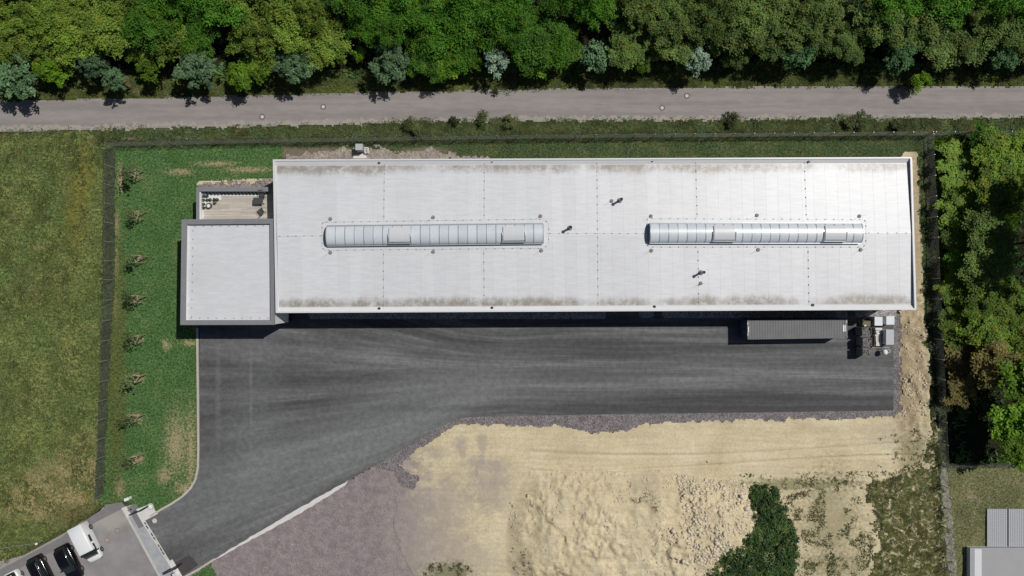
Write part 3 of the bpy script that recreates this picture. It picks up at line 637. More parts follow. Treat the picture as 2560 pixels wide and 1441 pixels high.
# skylights
def arc(axis_a, side, half, z0, rise, t): return axis_a + side * (half * math.cos(t)) + Vector((0, 0, z0 + rise * math.sin(t)))
def skylight(pw, pe, flaps, label):
    A, B = P3(*pw, 7.7), P3(*pe, 7.7); A.z = B.z = 0
    d = (B - A).normalized(); side = Vector((d.y, -d.x, 0)); Ln = (B - A).length; half, z0, rise = 1.10, 7.50, .62
    base = MB().hexa([A + side * s * (half + .02) + Vector((0, 0, 7.0)) for s in (1, -1)][::-1] + [B + side * s * (half + .02) + Vector((0, 0, 7.0)) for s in (1, -1)],
                     [A + side * s * (half + .02) + Vector((0, 0, z0)) for s in (1, -1)][::-1] + [B + side * s * (half + .02) + Vector((0, 0, z0)) for s in (1, -1)])
    sk = base.build('skylight', M['kerbside'], hall); sk['label'] = label
    off = Matrix.Translation(-ctr)
    def sub(mb, nm, mat, smooth=False):
        o = mb.build(nm, mat, sk, False, smooth); o.data.transform(off); return o
    N = 23; tt = [math.pi * k / 12 for k in range(13)]
    for i in range(N):
        a, b = A + d * (Ln * i / N + .02), A + d * (Ln * (i + 1) / N - .02)
        mb = MB(); vs = [arc(q, side, half, z0, rise, t) for q in (a, b) for t in tt]
        mb.add(vs, [(k, k + 1, 13 + k + 1, 13 + k) for k in range(12)][::1]); sub(mb, 'glazing_sheet', M['glazing'], True)
    for i in range(N + 1):
        q = A + d * (Ln * i / N); w = .035 if i % 2 else .05
        mb = MB(); vs = [arc(q + d * s * w, side, half + g, z0, rise + g, t) for s, g in ((-1, 0), (-1, .03), (1, .03), (1, 0)) for t in tt]
        fs = []
        for r0, r1 in ((0, 1), (1, 2), (2, 3)): fs += [(r0 * 13 + k, r0 * 13 + k + 1, r1 * 13 + k + 1, r1 * 13 + k) for k in range(12)]
        sub(mb.add(vs, fs), 'rib', M['alu'])
    for q, s in ((A, -1), (B, 1)):
        vs = [arc(q + d * s * .03, side, half, z0, rise, t) for t in tt]; sub(MB().add(vs, [tuple(range(13))]), 'end_panel', M['alu'])
    for s in (1, -1):
        q = side * s * (half + .06); sub(MB().hexa([A + q + side * s * e + Vector((0, 0, z)) for e, z in ((-.05, z0 - .06), (.07, z0 - .06))] + [B + q + side * s * e + Vector((0, 0, z)) for e, z in ((.07, z0 - .06), (-.05, z0 - .06))],
                 [A + q + side * s * e + Vector((0, 0, z)) for e, z in ((-.05, z0 + .05), (.07, z0 + .05))] + [B + q + side * s * e + Vector((0, 0, z)) for e, z in ((.07, z0 + .05), (-.05, z0 + .05))]), 'sill', M['alu'])
    for fa, fb in flaps:
        sa, sb = (P3(fa, 590, 8.1) - A).dot(d) / 1.0, (P3(fb, 590, 8.1) - A).dot(d)
        ts = [R(50 + (132 - 50) * k / 10) for k in range(11)]
        ga, gb = .16, .20
        vs = [arc(A + d * e, side, half + g, z0, rise + g, t) for e, g in ((sa, 0), (sa, ga), (sb, ga), (sb, 0)) for t in ts]; fs = []
        for r0, r1 in ((0, 1), (1, 2), (2, 3)): fs += [(r0 * 11 + k, r0 * 11 + k + 1, r1 * 11 + k + 1, r1 * 11 + k) for k in range(10)]
        fs += [(0, 11, 22, 33), (10, 43, 32, 21)]
        sub(MB().add(vs, fs), 'vent_flap', M['flap'], False)
        mb = MB()
        for e in (sa - .10, sb + .10): mb.tube([arc(A + d * e, side, half + .14, z0, rise + .14, R(t)) for t in (37, 50, 65, 80, 96)], .06, 6)
        mb.tube([arc(A + d * (sa - .10), side, half + .14, z0, rise + .14, R(38)), arc(A + d * (sb + .10), side, half + .14, z0, rise + .14, R(38))], .075, 6)
        sub(mb, 'flap_frame', M['alu'])
skylight((817, 590), (1358, 584), ((973, 1025), (1258, 1311)), 'long barrel skylight on the left half of the roof')
skylight((1625, 583), (2154, 583), ((1785, 1837), (2063, 2114)), 'long barrel skylight on the right half of the roof')
# lightning rods standing on the roof
rod_lab = {(826, 548): 'lightning rod foot above the left end of the left skylight', (1083, 544): 'lightning rod foot above the middle of the left skylight', (1351, 541): 'lightning rod foot above the right end of the left skylight',
 (826, 632): 'lightning rod foot below the left end of the left skylight', (1083, 630): 'lightning rod foot below the middle of the left skylight', (1353, 627): 'lightning rod foot below the right end of the left skylight',
 (1627, 541): 'lightning rod foot above the left end of the right skylight', (1892, 539): 'lightning rod foot above the middle of the right skylight', (2148, 541): 'lightning rod foot above the right end of the right skylight',
 (1628, 627): 'lightning rod foot below the left end of the right skylight', (1895, 625): 'lightning rod foot below the middle of the right skylight', (2151, 625): 'lightning rod foot below the right end of the right skylight',
 (1529, 503): 'lightning rod foot beside the topmost vent pipe', (1752, 709): 'lightning rod foot just below the lowest vent pipe'}
rod0 = None
for (px, py), lb in rod_lab.items():
    p = roof_at(px, py, .01); lb = 'grey round ' + lb
    if rod0 is None:
        rod0 = thing('lightning_rod', p, lb, 'lightning rod', 'lightning rods beside the skylights')
        MB().disc((0, 0, 0), .23, .10, 16, .19).build('foot', M['foot'], rod0, False); MB().tube([(0, 0, .1), (0, 0, 1.7)], .011, 5).build('rod', M['steel'], rod0, False)
    else: copy_tree(rod0, p, label=lb)

# ------------------------------------------------------------------ office building with terrace
OC = [P3(454, 549, 6.9), P3(685, 547, 6.9), P3(686.5, 812.5, 6.9), P3(450.5, 813, 6.9)]
def inset(C, n, e, s, w):
    """corner list NW NE SE SW moved in by distances"""
    out = []
    for (p, dx, dy) in ((C[0], w, -n), (C[1], -e, -n), (C[2], -e, s), (C[3], w, s)): out.append(Vector((p.x + dx, p.y + dy, p.z)))
    return out
octr = sum(OC, Vector()) / 4; octr.z = 0
office = thing('office_building', octr, 'square two-storey office block with grey edged white roof and roof terrace', 'building')
OI = inset(OC, .60, .50, .50, .56)
for k in range(4):
    a, b = OC[k], OC[(k + 1) % 4]; ai, bi = OI[k], OI[(k + 1) % 4]; sl = .03
    lo = lambda p, z: Vector((p.x, p.y, z))
    MB().hexa([lo(b, 6.72), lo(a, 6.72), lo(ai, 6.66), lo(bi, 6.66)], [lo(b, 6.9), lo(a, 6.9), lo(ai, 6.87), lo(bi, 6.87)]).build('coping', M['coping_grey'], office)
    n_in = (Vector(((ai + bi) / 2).to_tuple()) - octr); n_in.z = 0
    ins2 = inset(OI, .05, .05, .05, .05); a2, b2 = ins2[k], ins2[(k + 1) % 4]
    MB().hexa([lo(bi, 6.3), lo(ai, 6.3), lo(a2, 6.3), lo(b2, 6.3)], [lo(bi, 6.658), lo(ai, 6.658), lo(a2, 6.658), lo(b2, 6.658)]).build('upstand', M['coping_grey'] if k in (0, 2) else M['white_membrane'], office)
OR_ = inset(OI, .05, .05, .05, .05)
MB().prism([p[:2] for p in OR_], 6.2, 6.50).build('roof_membrane', M['membrane_office'], office)
mb = MB()   # rows of fixings near the roof edge
for k, (ia, ib) in enumerate(((0, 1), (2, 3), (3, 0))):
    I2 = inset(OR_, .14, .14, .22, .55); a, b = I2[ia], I2[ib]; L_ = (b - a).length
    for i in range(int(L_ / 1.0) + 1): q = a + (b - a).normalized() * (i + .2); mb.box((q.x, q.y, 6.51), (.20, .08, .03), math.atan2((b - a).y, (b - a).x))
mb.build('roof_fixings', M['clip'], office)['kind'] = 'stuff'
OWl = inset(OC, .05, .05, .05, .05)
for k in range(4):
    a, b = OWl[k], OWl[(k + 1) % 4]; I3 = inset(OWl, .25, .25, .25, .25); ai, bi = I3[k], I3[(k + 1) % 4]
    MB().hexa([lo(b, 1.6), lo(a, 1.6), lo(ai, 1.6), lo(bi, 1.6)], [lo(b, 6.71), lo(a, 6.71), lo(ai, 6.65), lo(bi, 6.65)]).build('wall', M['wall_white'], office)
MB().prism([p[:2] for p in inset(OC, .10, .10, .10, .10)], 0, 1.595).build('plinth', M['dark'], office)
# terrace
ZT, ZF = 4.4, 3.6
hx = HC[0].lerp(HC[3], .30).x - .02; oy = OC[0].y + .01
T_w = P(490.5, 520, ZT)[0]; T_n = P(580, 468, ZT)[1]; tw, tn = .36, .53
MB().prism([(T_w, oy), (T_w + tw, oy), (T_w + tw, T_n - tn), (T_w, T_n)], ZT - .12, ZT).build('terrace_coping', M['coping_grey'], office)
MB().prism([(T_w, T_n), (T_w + tw, T_n - tn), (hx, T_n - tn), (hx, T_n)], ZT - .12, ZT).build('terrace_coping', M['coping_grey'], office)
MB().prism([(T_w + .04, oy), (T_w + tw + .10, oy), (T_w + tw + .10, T_n - tn - .1), (T_w + .04, T_n - .04)], 0, ZT - .122).build('terrace_wall', M['wall_white'], office)
MB().prism([(T_w + .05, T_n - .04), (T_w + tw + .11, T_n - tn - .02), (hx, T_n - tn - .02), (hx, T_n - .04)], 0, ZT - .124).build('terrace_wall', M['coping_grey'], office)
fx0, fx1, fy0, fy1 = T_w + tw + .10, hx, oy, T_n - tn - .03
MB().prism([(fx0, fy0), (fx1, fy0), (fx1, fy1), (fx0, fy1)], 0, ZF - .04).build('terrace_slab', M['concrete'], office)
mb = MB(); rng = random.Random(4); nb = int((fy1 - fy0) / .145)
for i in range(nb):
    y = fy0 + .07 + i * .145; xx = fx0
    while xx < fx1 - .05:
        l_ = min(rng.uniform(1.6, 3.6), fx1 - xx); mb.box((xx + l_ / 2, y, ZF - .018 + rng.uniform(-.004, .004)), (l_ - .012, .132, .036)); xx += l_
mb.build('deck_boards', M['deck'], office)['kind'] = 'stuff'
bt = None
for i in range(18):
    x = P(513 + i * 8.9, 485, 4.0)[0]
    if x > fx1 - .1: break
    if bt is None:
        bt = MB().box((0, 0, 0), (.20, .14, .66)).build('parapet_batten', M['dark'], office, False); bt.location = Vector((x, fy1 - .08, ZF + .36)) - octr
    else:
        b2 = bt.copy(); COL.objects.link(b2); b2.location = Vector((x, fy1 - .08, ZF + .36)) - octr
for x0, y0, x1, y1 in ((503, 484, 553, 501), (503, 501.3, 522, 520), (503, 520.3, 509, 546), (553.4, 486, 664, 491)):
    a, b = P(x0, y0, ZF), P(x1, y1, ZF); a = (max(a[0], fx0 + .02), min(a[1], fy1 - .02)); b = (b[0], max(b[1], fy0 + .05))
    MB().prism([a, (b[0], a[1]), b, (a[0], b[1])], ZF + .002, ZF + .05).build('white_slab', M['white_slab'], office)
# things on the terrace
pot0 = None
for px, py, lb in ((509, 500, 'in the white corner, nearest the left parapet'), (518, 500, 'second from the left parapet in the upper row'), (525, 499, 'tiny one in the middle of the upper row'), (535.5, 498.5, 'right of the middle in the upper row'),
                   (543, 499, 'at the right end of the upper row'), (509, 510.5, 'beside the left parapet, level with the round planter'), (536, 507.5, 'standing alone on the boards right of the planter'), (509, 519.5, 'lowest one along the left parapet')):
    p = P3(px, py, ZF + .3); p.z = ZF + .052 if px < 530 else ZF + (.052 if py < 501 else .003); lb = 'small dark plant pot on the terrace, ' + lb
    if pot0 is None:
        pot0 = thing('plant_pot', p, lb, 'plant pot', 'small dark pots on the terrace'); MB().disc((0, 0, 0), .13, .30, 12, .17).build('pot', M['black'], pot0, False)
        MB().disc((0, 0, .30), .15, .14, 9, .05).build('plant', L['bush'], pot0, False)
    else: copy_tree(pot0, p, label=lb)
p = P3(522, 515, ZF + .2); p.z = ZF + .003
t = thing('round_planter', p, 'white round planter with dark rim on the terrace boards', 'planter'); MB().ring((0, 0, 0), .22, .34, .32, 22).build('rim', M['furniture'], t, False); MB().disc((0, 0, .02), .215, .25, 20).build('filling', M['white_slab'], t, False)
p = P3(514, 491, ZF + .2); p.z = ZF + .052
t = thing('planter_trough', p, 'long dark planter trough in the upper left corner of the terrace', 'planter'); MB().box((0, 0, .18), (.62, .2, .36)).build('trough', M['black'], t, False); MB().box((0, 0, .40), (.5, .12, .1), 0, .6).build('plants', L['bush'], t, False)
p = P3(645, 502, ZF + .74); p.z = ZF
t = thing('patio_table', p, 'dark rectangular patio table on the terrace', 'table'); MB().box((0, 0, .72), (1.15, .74, .05)).build('tabletop', M['furniture'], t, False)
for sx in (-1, 1):
    for sy in (-1, 1): MB().box((sx * .5, sy * .3, .347), (.06, .06, .69)).build('leg', M['dark'], t, False)
def chair(p, rz, lb):
    t = thing('patio_chair', p, lb, 'chair', 'patio chairs on the terrace', rz)
    MB().box((0, 0, .42), (.62, .62, .06)).build('seat', M['furniture'], t, False); MB().hexa([(-.3, .28, .46), (.3, .28, .46), (.3, .33, .46), (-.3, .33, .46)], [(-.3, .42, .95), (.3, .42, .95), (.3, .47, .95), (-.3, .47, .95)]).build('backrest', M['furniture'], t, False)
    for s in (-1, 1):
        MB().tube([(s * .33, -.34, .01), (s * .33, -.30, .62), (s * .33, .32, .64), (s * .33, .40, .01)], .022, 6).build('armrest_frame', M['dark'], t, False)
        MB().tube([(s * .30, -.28, .01), (s * .30, -.28, .39)], .02, 6).build('leg', M['dark'], t, False); MB().tube([(s * .30, .28, .01), (s * .30, .28, .39)], .02, 6).build('leg', M['dark'], t, False)
    return t
q = P3(652, 529, ZF + .42); q.z = ZF; chair(q, R(-142), 'dark patio chair standing askew below the table')
q = P3(655, 499, ZF + .42); q.z = ZF; q.y += .62; chair(q, R(5), 'dark patio chair behind the table against the parapet')

# ------------------------------------------------------------------ utility cabinet and rack north of the hall
p = P3(897.5, 368, 1.5); p.z = .05
t = thing('utility_cabinet', p, 'small grey utility cabinet with light roof behind the hall', 'cabinet')
MB().box((0, 0, .68), (.84, .74, 1.36)).build('body', M['wall_grey'], t, False); MB().box((0, 0, 1.44), (.94, .84, .14), 0, .92).build('roof', M['cabinet'], t, False)
MB().box((-.2, -.385, .7), (.36, .03, 1.1)).build('door', M['cabinet'], t, False); MB().box((.2, -.385, .7), (.36, .03, 1.1)).build('door', M['cabinet'], t, False)
p = P3(916, 376, .5); p.z = .05
t = thing('metal_rack', p, 'pale slatted metal rack beside the grey cabinet', 'rack')
for s in (-1, 1): MB().box((s * .20, 0, .25), (.06, .74, .5)).build('side_frame', M['mark'], t, False)
for k in range(4): MB().box((0, -.33 + k * .22, .46), (.34, .07, .06)).build('slat', M['mark'], t, False)
p = P3(900, 390, .1)
sheet('concrete_pad', [(884, 388), (912, 384), (918, 397), (884, 397)], .10, M['concrete_white'], h=.08)

# ------------------------------------------------------------------ shipping container
KC = [P3(1868.3, 801.5, 2.9), P3(2118.5, 797, 2.9), P3(2119, 846, 2.9), P3(1868.8, 848.8, 2.9)]
kc = sum(KC, Vector()) / 4; kd = (KC[1] + KC[2] - KC[0] - KC[3]); kl = kd.length / 2; kw = ((KC[0] - KC[3]).length + (KC[1] - KC[2]).length) / 2; kr = math.atan2(kd.y, kd.x)
t = thing('shipping_container', (kc.x, kc.y, .085), 'long grey shipping container parked along the hall', 'container', rz=kr)
def corrugated(l, pitch, amp):
    xs = []; x = -l / 2
    n = int(l / pitch)
    for i in range(n):
        a = -l / 2 + i * l / n; p_ = l / n
        xs += [(a, 0), (a + p_ * .28, 0), (a + p_ * .5, amp), (a + p_ * .78, amp)]
    return xs + [(l / 2, 0)]
pr = corrugated(kl - .5, .318, -.020)
mb = MB(); vs = [(x, s * (kw / 2 - .08), 2.80 + z) for x, z in pr for s in (-1, 1)]; mb.add(vs, [(2 * i, 2 * i + 2, 2 * i + 3, 2 * i + 1) for i in range(len(pr) - 1)]).build('roof_sheet', M['container'], t, False)
for s in (-1, 1):
    mb = MB(); vs = [(x, s * (kw / 2 - .03 + z), zz) for x, z in pr for zz in (.16, 2.70)]; mb.add(vs, [(2 * i, 2 * i + 2, 2 * i + 3, 2 * i + 1) if s < 0 else (2 * i + 1, 2 * i + 3, 2 * i + 2, 2 * i) for i in range(len(pr) - 1)]).build('side_wall', M['container_side'], t, False)
    MB().box((0, s * (kw / 2 - .04), 2.76), (kl - .36, .08, .12)).build('top_rail', M['container'], t, False); MB().box((0, s * (kw / 2 - .05), .09), (kl - .36, .10, .16)).build('bottom_rail', M['container_side'], t, False)
    MB().box((s * (kl / 2 - .155), 0, 2.775), (.30, kw - .34, .09)).build('header', M['container'], t, False)
    for s2 in (-1, 1):
        MB().box((s * (kl / 2 - .09), s2 * (kw / 2 - .085), 1.42), (.16, .15, 2.55)).build('corner_post', M['container_side'], t, False)
        for z in (.07, 2.80): MB().box((s * (kl / 2 - .09), s2 * (kw / 2 - .09), z), (.18, .18, .14)).build('corner_casting', M['container'], t, False)
MB().box((kl / 2 - .05, 0, 1.42), (.05, kw - .32, 2.5)).build('end_wall', M['container_side'], t, False)
for s in (-1, 1):
    dr = MB().box((-kl / 2 + .05, s * (kw / 4 - .08), 1.42), (.05, kw / 2 - .19, 2.5)).build('door', M['container_side'], t, False)
    MB().tube([(-kl / 2 + .01, s * .35, .3), (-kl / 2 + .01, s * .35, 2.6)], .025, 6).build('lock_rod', M['steel'], dr, False)
for x, y, a, b in ((kl / 2 - .47, .02, .20, .78), (kl / 2 - .24, .02, .10, .80), (kl / 2 - .10, .85, .06, .34), (-kl / 2 + .12, .05, .11, .72), (-kl / 2 + .05, .80, .07, .42), (-kl / 2 + .05, -.55, .07, .36)):
    MB().box((x, y, 2.834 if abs(x) < kl / 2 - .3 else 2.829), (a, b, .018 if abs(x) < kl / 2 - .4 else .02)).build('roof_marking', M['mark'], t, False)

# ------------------------------------------------------------------ crates and goods beside the container
def crate(px, py, w, d, h, lb, mat, rz=0, frame=True):
    p = P3(px, py, h + .09); p.z = .087
    t = thing('lattice_crate', p, lb, 'crate', 'grey crates in a row beside the container', rz)
    MB().box((0, 0, .08), (w, d, .16)).build('base', M['dark'], t, False)
    for s in (-1, 1): MB().box((s * (w / 2 - .03), 0, h / 2 + .08), (.06, d, h - .162)).build('side', M['bin_grey'], t, False); MB().box((0, s * (d / 2 - .03), h / 2 + .08), (w - .125, .06, h - .162)).build('side', M['bin_grey'], t, False)
    rng = random.Random(int(px * 3 + py)); mb = MB()
    for i in range(26): mb.box((rng.uniform(-.38, .38) * w, rng.uniform(-.38, .38) * d, h - .12 + rng.uniform(-.08, .1)), (rng.uniform(.15, .45), rng.uniform(.1, .3), rng.uniform(.06, .2)), rng.uniform(0, 3))
    mb.build('filling', mat, t, False)['kind'] = 'stuff'; return t
crate(2167, 829.5, 1.13, 1.0, 1.9, 'grey lattice crate, uppermost of the three in the row, with a loose sheet on top', M['bin_grey'])
crate(2168.5, 855.5, 1.10, .98, 1.9, 'grey lattice crate in the middle of the row beside the container', M['bin_grey'])
crate(2168, 880, 1.08, 1.0, 1.9, 'grey lattice crate nearest the open yard, bottom of the row', M['bin_grey'])
p = P3(2167, 818, 1.2); p.z = .087
p = P3(2166, 810, 1.0); p.z = .087
t = thing('loaded_pallet', p, 'olive covered pallet half in the shadow of the hall', 'pallet')
for k in range(5): MB().box((0, -.4 + k * .2, .13), (1.1, .12, .03)).build('slat', M['pallet'], t, False)
for k in (-1, 0, 1): MB().box((k * .48, 0, .06), (.1, .95, .11)).build('runner', M['pallet'], t, False)
MB().hexa([(-.5, -.42, .15), (.5, -.42, .15), (.5, .42, .15), (-.5, .42, .15)], [(-.42, -.36, .75), (.48, -.34, 1.0), (.46, .36, 1.05), (-.36, .34, .8)]).build('load', M['olive_stuff'], t, False); MB().box((-.2, -.2, .95), (.24, .16, .16), .5).build('tin', M['mark'], t, False)
def box_container(px, py, w, d, h, lb, ribs=False):
    p = P3(px, py, h + .09); p.z = .087
    t = thing('storage_box' if not ribs else 'pale_cabinet', p, lb, 'box' if not ribs else 'cabinet', None)
    MB().box((0, 0, h / 2 - .03), (w * .95, d * .95, h - .08)).build('body', M['bin_lid'], t, False); MB().box((0, 0, h - .03), (w, d, .07), 0, .97).build('lid', M['cabinet'] if ribs else M['bin_lid'], t, False)
    for s in (-1, 1): MB().box((s * w * .4, 0, .02), (.1, d * .9, .04)).build('foot', M['dark'], t, False)
    return t
box_container(2196.5, 803.5, 1.0, 1.12, 1.5, 'pale blue-white box half in shadow against the hall wall')
box_container(2226, 801.5, 1.03, 1.08, 1.5, 'pale blue-white box fully in the sun at the hall corner')
box_container(2225, 843.5, 1.0, 1.93, 1.45, 'long pale grey cabinet lying below the right-hand white box', True)
p = P3(2196, 843, .7); p.z = .087
t = thing('wrapped_goods', (p.x, p.y, .25), 'white film-wrapped goods on the wooden pallet', 'goods')
rng = random.Random(5); mb = MB()
for i in range(9): mb.box((rng.uniform(-.05, .05), -1.0 + i * .24, .24 + rng.uniform(-.03, .03)), (.72 + rng.uniform(-.05, .05), .235, .48 + rng.uniform(-.08, .08)), rng.uniform(-.05, .05), .9)
mb.build('wrapping', M['tarp'], t, False); MB().tube([(.05, .3, .53), (-.02, -.2, .52), (.0, -.6, .53), (.2, -.75, .53)], .018, 5).build('strap', M['dark'], t, False); MB().box((0, 1.02, .3), (.98, .3, .5), 0, .85).build('upper_end', M['tarp'], t, False)
t = thing('wooden_pallet', (p.x, p.y, .087), 'long wooden pallet with light boards under the white goods', 'pallet')
for k in range(9): MB().box((-.48 + k * .12, -1.18, .145), (.09, .42, .03)).build('board', M['pallet'], t, False)
for k in (-1, 0, 1): MB().box((k * .46, -.12, .065), (.1, 2.5, .12)).build('runner', M['pallet'], t, False)
p = P3(2215, 878, 1.0); p.z = .087
t = thing('cement_mixer', p, 'white round drum on a metal stand below the pale cabinet', 'mixer')
MB().loft([[(.30 * r * math.cos(a) - .12, -.10 + x * .35, .85 + .30 * r * math.sin(a) - x * .05) for a in [2 * math.pi * k / 14 for k in range(14)]] for x, r in ((-1, .55), (-.7, 1.0), (.2, 1.05), (.8, .6))]).build('drum', M['mark'], t, False, True)
for s in (-1, 1): MB().tube([(s * .34, .28, .02), (s * .2, .1, .8), (s * .36, -.3, .02)], .028, 6).build('leg', M['steel'], t, False)
MB().tube([(-.3, .42, .9), (.1, .46, .95), (.42, .40, .9)], .04, 6).build('handle', M['cabinet'], t, False); MB().ring((.32, -.02, .9), .18, .23, .03, 18).build('wheel', M['steel'], t, False)

# ------------------------------------------------------------------ manholes
def manhole(px, py, r, lb, ring, cov, z):
    x, y = P(px, py); t = thing('manhole_cover', (x, y, z), lb, 'manhole cover', None)
    MB().ring((0, 0, -.04), r * .62, r, .05, 26).build('frame', ring, t, False); MB().disc((0, 0, -.04), r * .60, .053, 24).build('lid', cov, t, False)
for a in ((656, 293, 'round pale manhole cover, leftmost in the road above the office'), (808.5, 268, 'round pale manhole cover in the middle of the road above the left hall roof'), (1655, 270.5, 'round pale manhole cover low in the road above the right skylight'), (1717, 240.5, 'round pale manhole cover close to the upper road edge')):
    manhole(a[0], a[1], .36, a[2], M['cast_iron'], M['cover'], .082)
manhole(268, 1350.5, .40, 'brownish ring manhole cover beside the white van, further from the gate', M['rust_cover'], M['mauve_paving'], .05)
manhole(294, 1327, .38, 'brownish ring manhole cover beside the white van, nearer the gate', M['rust_cover'], M['mauve_paving'], .05)
manhole(377, 1266.5, .42, 'pale concrete shaft cover at the lawn corner beside the drive', M['concrete'], M['mark'], .115)
manhole(387.5, 1302, .30, 'small pale cover in the asphalt beside the gate', M['cover'], M['cover'], .09)

# ------------------------------------------------------------------ gate, channel, posts
def gate_portal(pa, pb, z, lb):
    a, b = P3(*pa, z), P3(*pb, z); d = (b - a); ang = math.atan2(d.y, d.x); l = d.length
    t = thing('gate_portal', (a.x, a.y, .11), lb, 'gate post', 'guide posts of the sliding gate', ang); h = z - .11
    MB().box((0, 0, h / 2), (.14, .14, h)).build('post', M['dark'], t, False); MB().box((l, 0, h / 2), (.20, .20, h)).build('post', M['dark'], t, False); MB().box((l / 2, 0, h - .05), (l - .18, .16, .12)).build('crossbar', M['dark'], t, False)
    MB().tube([(.35, -.07, h - .2), (.35, .07, h - .2)], .1, 10).build('roller', M['steel'], t, False)
gate_portal((323, 1289), (351, 1277.5), 1.9, 'dark gate guide at the lawn end of the gate strip')
gate_portal((408, 1437), (437, 1423), 1.9, 'dark gate guide at the bottom picture edge')
p = P3(327, 1275, 1.1); t = thing('gate_motor', (p.x, p.y, .07), 'grey gate motor box beside the upper dark guide post', 'motor box', rz=R(-30)); MB().box((0, 0, .5), (.62, .62, 1.0)).build('housing', M['wall_grey'], t, False); MB().box((0, 0, 1.03), (.66, .66, .06), 0, .9).build('lid', M['coping_grey'], t, False); MB().box((0, .05, 1.08), (.22, .2, .05)).build('lock_plate', M['dark'], t, False)
p = P3(431, 1441, .9); t = thing('light_barrier', (p.x, p.y, .11), 'small red and white barrier post by the lower gate guide', 'post'); MB().box((0, 0, .45), (.09, .5, .9), R(30)).build('post', M['red_lamp'], t, False); MB().box((.16, .05, .45), (.12, .5, .86), R(30)).build('panel', M['mark'], t, False)
p = P3(316, 1249, .8); t = thing('white_pillar', (p.x, p.y, .05), 'small white pillar at the lower lawn corner beside the parking', 'pillar', rz=R(20)); MB().box((0, 0, .40), (.5, .32, .8)).build('body', M['mark'], t, False); MB().box((0, 0, .83), (.56, .38, .06), 0, .9).build('cap', M['mark'], t, False)
a, b = P3(361, 1304), P3(418, 1396); d = b - a; t = thing('drain_channel', (a.x, a.y, .11), 'narrow drain channel with dark slots along the gate threshold', 'drain', rz=math.atan2(d.y, d.x))
MB().box((d.length / 2, 0, -.01), (d.length, .28, .035)).build('channel', M['concrete'], t, False)
rng = random.Random(8)
for k in range(9):
    l_ = .5 if k else .36
    if rng.random() < .8: MB().box((.25 + k * .55, rng.uniform(-.03, .03), .012), (l_ * rng.uniform(.7, 1), .13, .012)).build('slot_grate', M['dark'], t, False)
p = P3(91, 1360, 1.2); t = thing('white_post', (p.x, p.y, .03), 'white-topped post at the meadow edge holding a thin rail', 'post'); MB().tube([(0, 0, 0), (0, 0, 1.1)], .05, 8).build('pole', M['steel'], t, False); MB().disc((0, 0, 1.1), .15, .14, 12).build('cap', M['mark'], t, False)
b = P3(-40, 1377, 1.0) - p; MB().tube([(-.12, 0, .95), (b.x, b.y, .95)], .03, 6).build('rail', M['steel'], t, False)

# ------------------------------------------------------------------ vehicles
def rr(x, w, z0, z1, rb=.08, rt=.18, n=4):
    """rounded section across the car at length x"""
    pts = []
    for cy, cz, r, a0 in ((w - rb, z0 + rb, rb, -90), (w - rt, z1 - rt, rt, 0), (-w + rt, z1 - rt, rt, 90), (-w + rb, z0 + rb, rb, 180)):
        for k in range(n):
            a = R(a0 + 90 * k / (n - 1)); pts.append((x, cy + r * math.cos(a), cz + r * math.sin(a)))
    return pts
def wheels(t, xs, w, r):
    for x in xs:
        for s in (-1, 1):
            wh = MB().tube([(x, s * (w - .22), r), (x, s * w, r)], r, 18).build('wheel', M['tyre'], t, False); MB().tube([(x, s * (w - .02), r), (x, s * (w + .015), r)], r * .62, 14).build('rim', M['rim'], wh, False)
def quad(t, nm, mat, pts, th=.012):
    v = [Vector(p) for p in pts]; n = (v[1] - v[0]).cross(v[3] - v[0]).normalized()
    return MB().hexa([p - n * th for p in v], [p + n * th for p in v]).build(nm, mat, t, False)
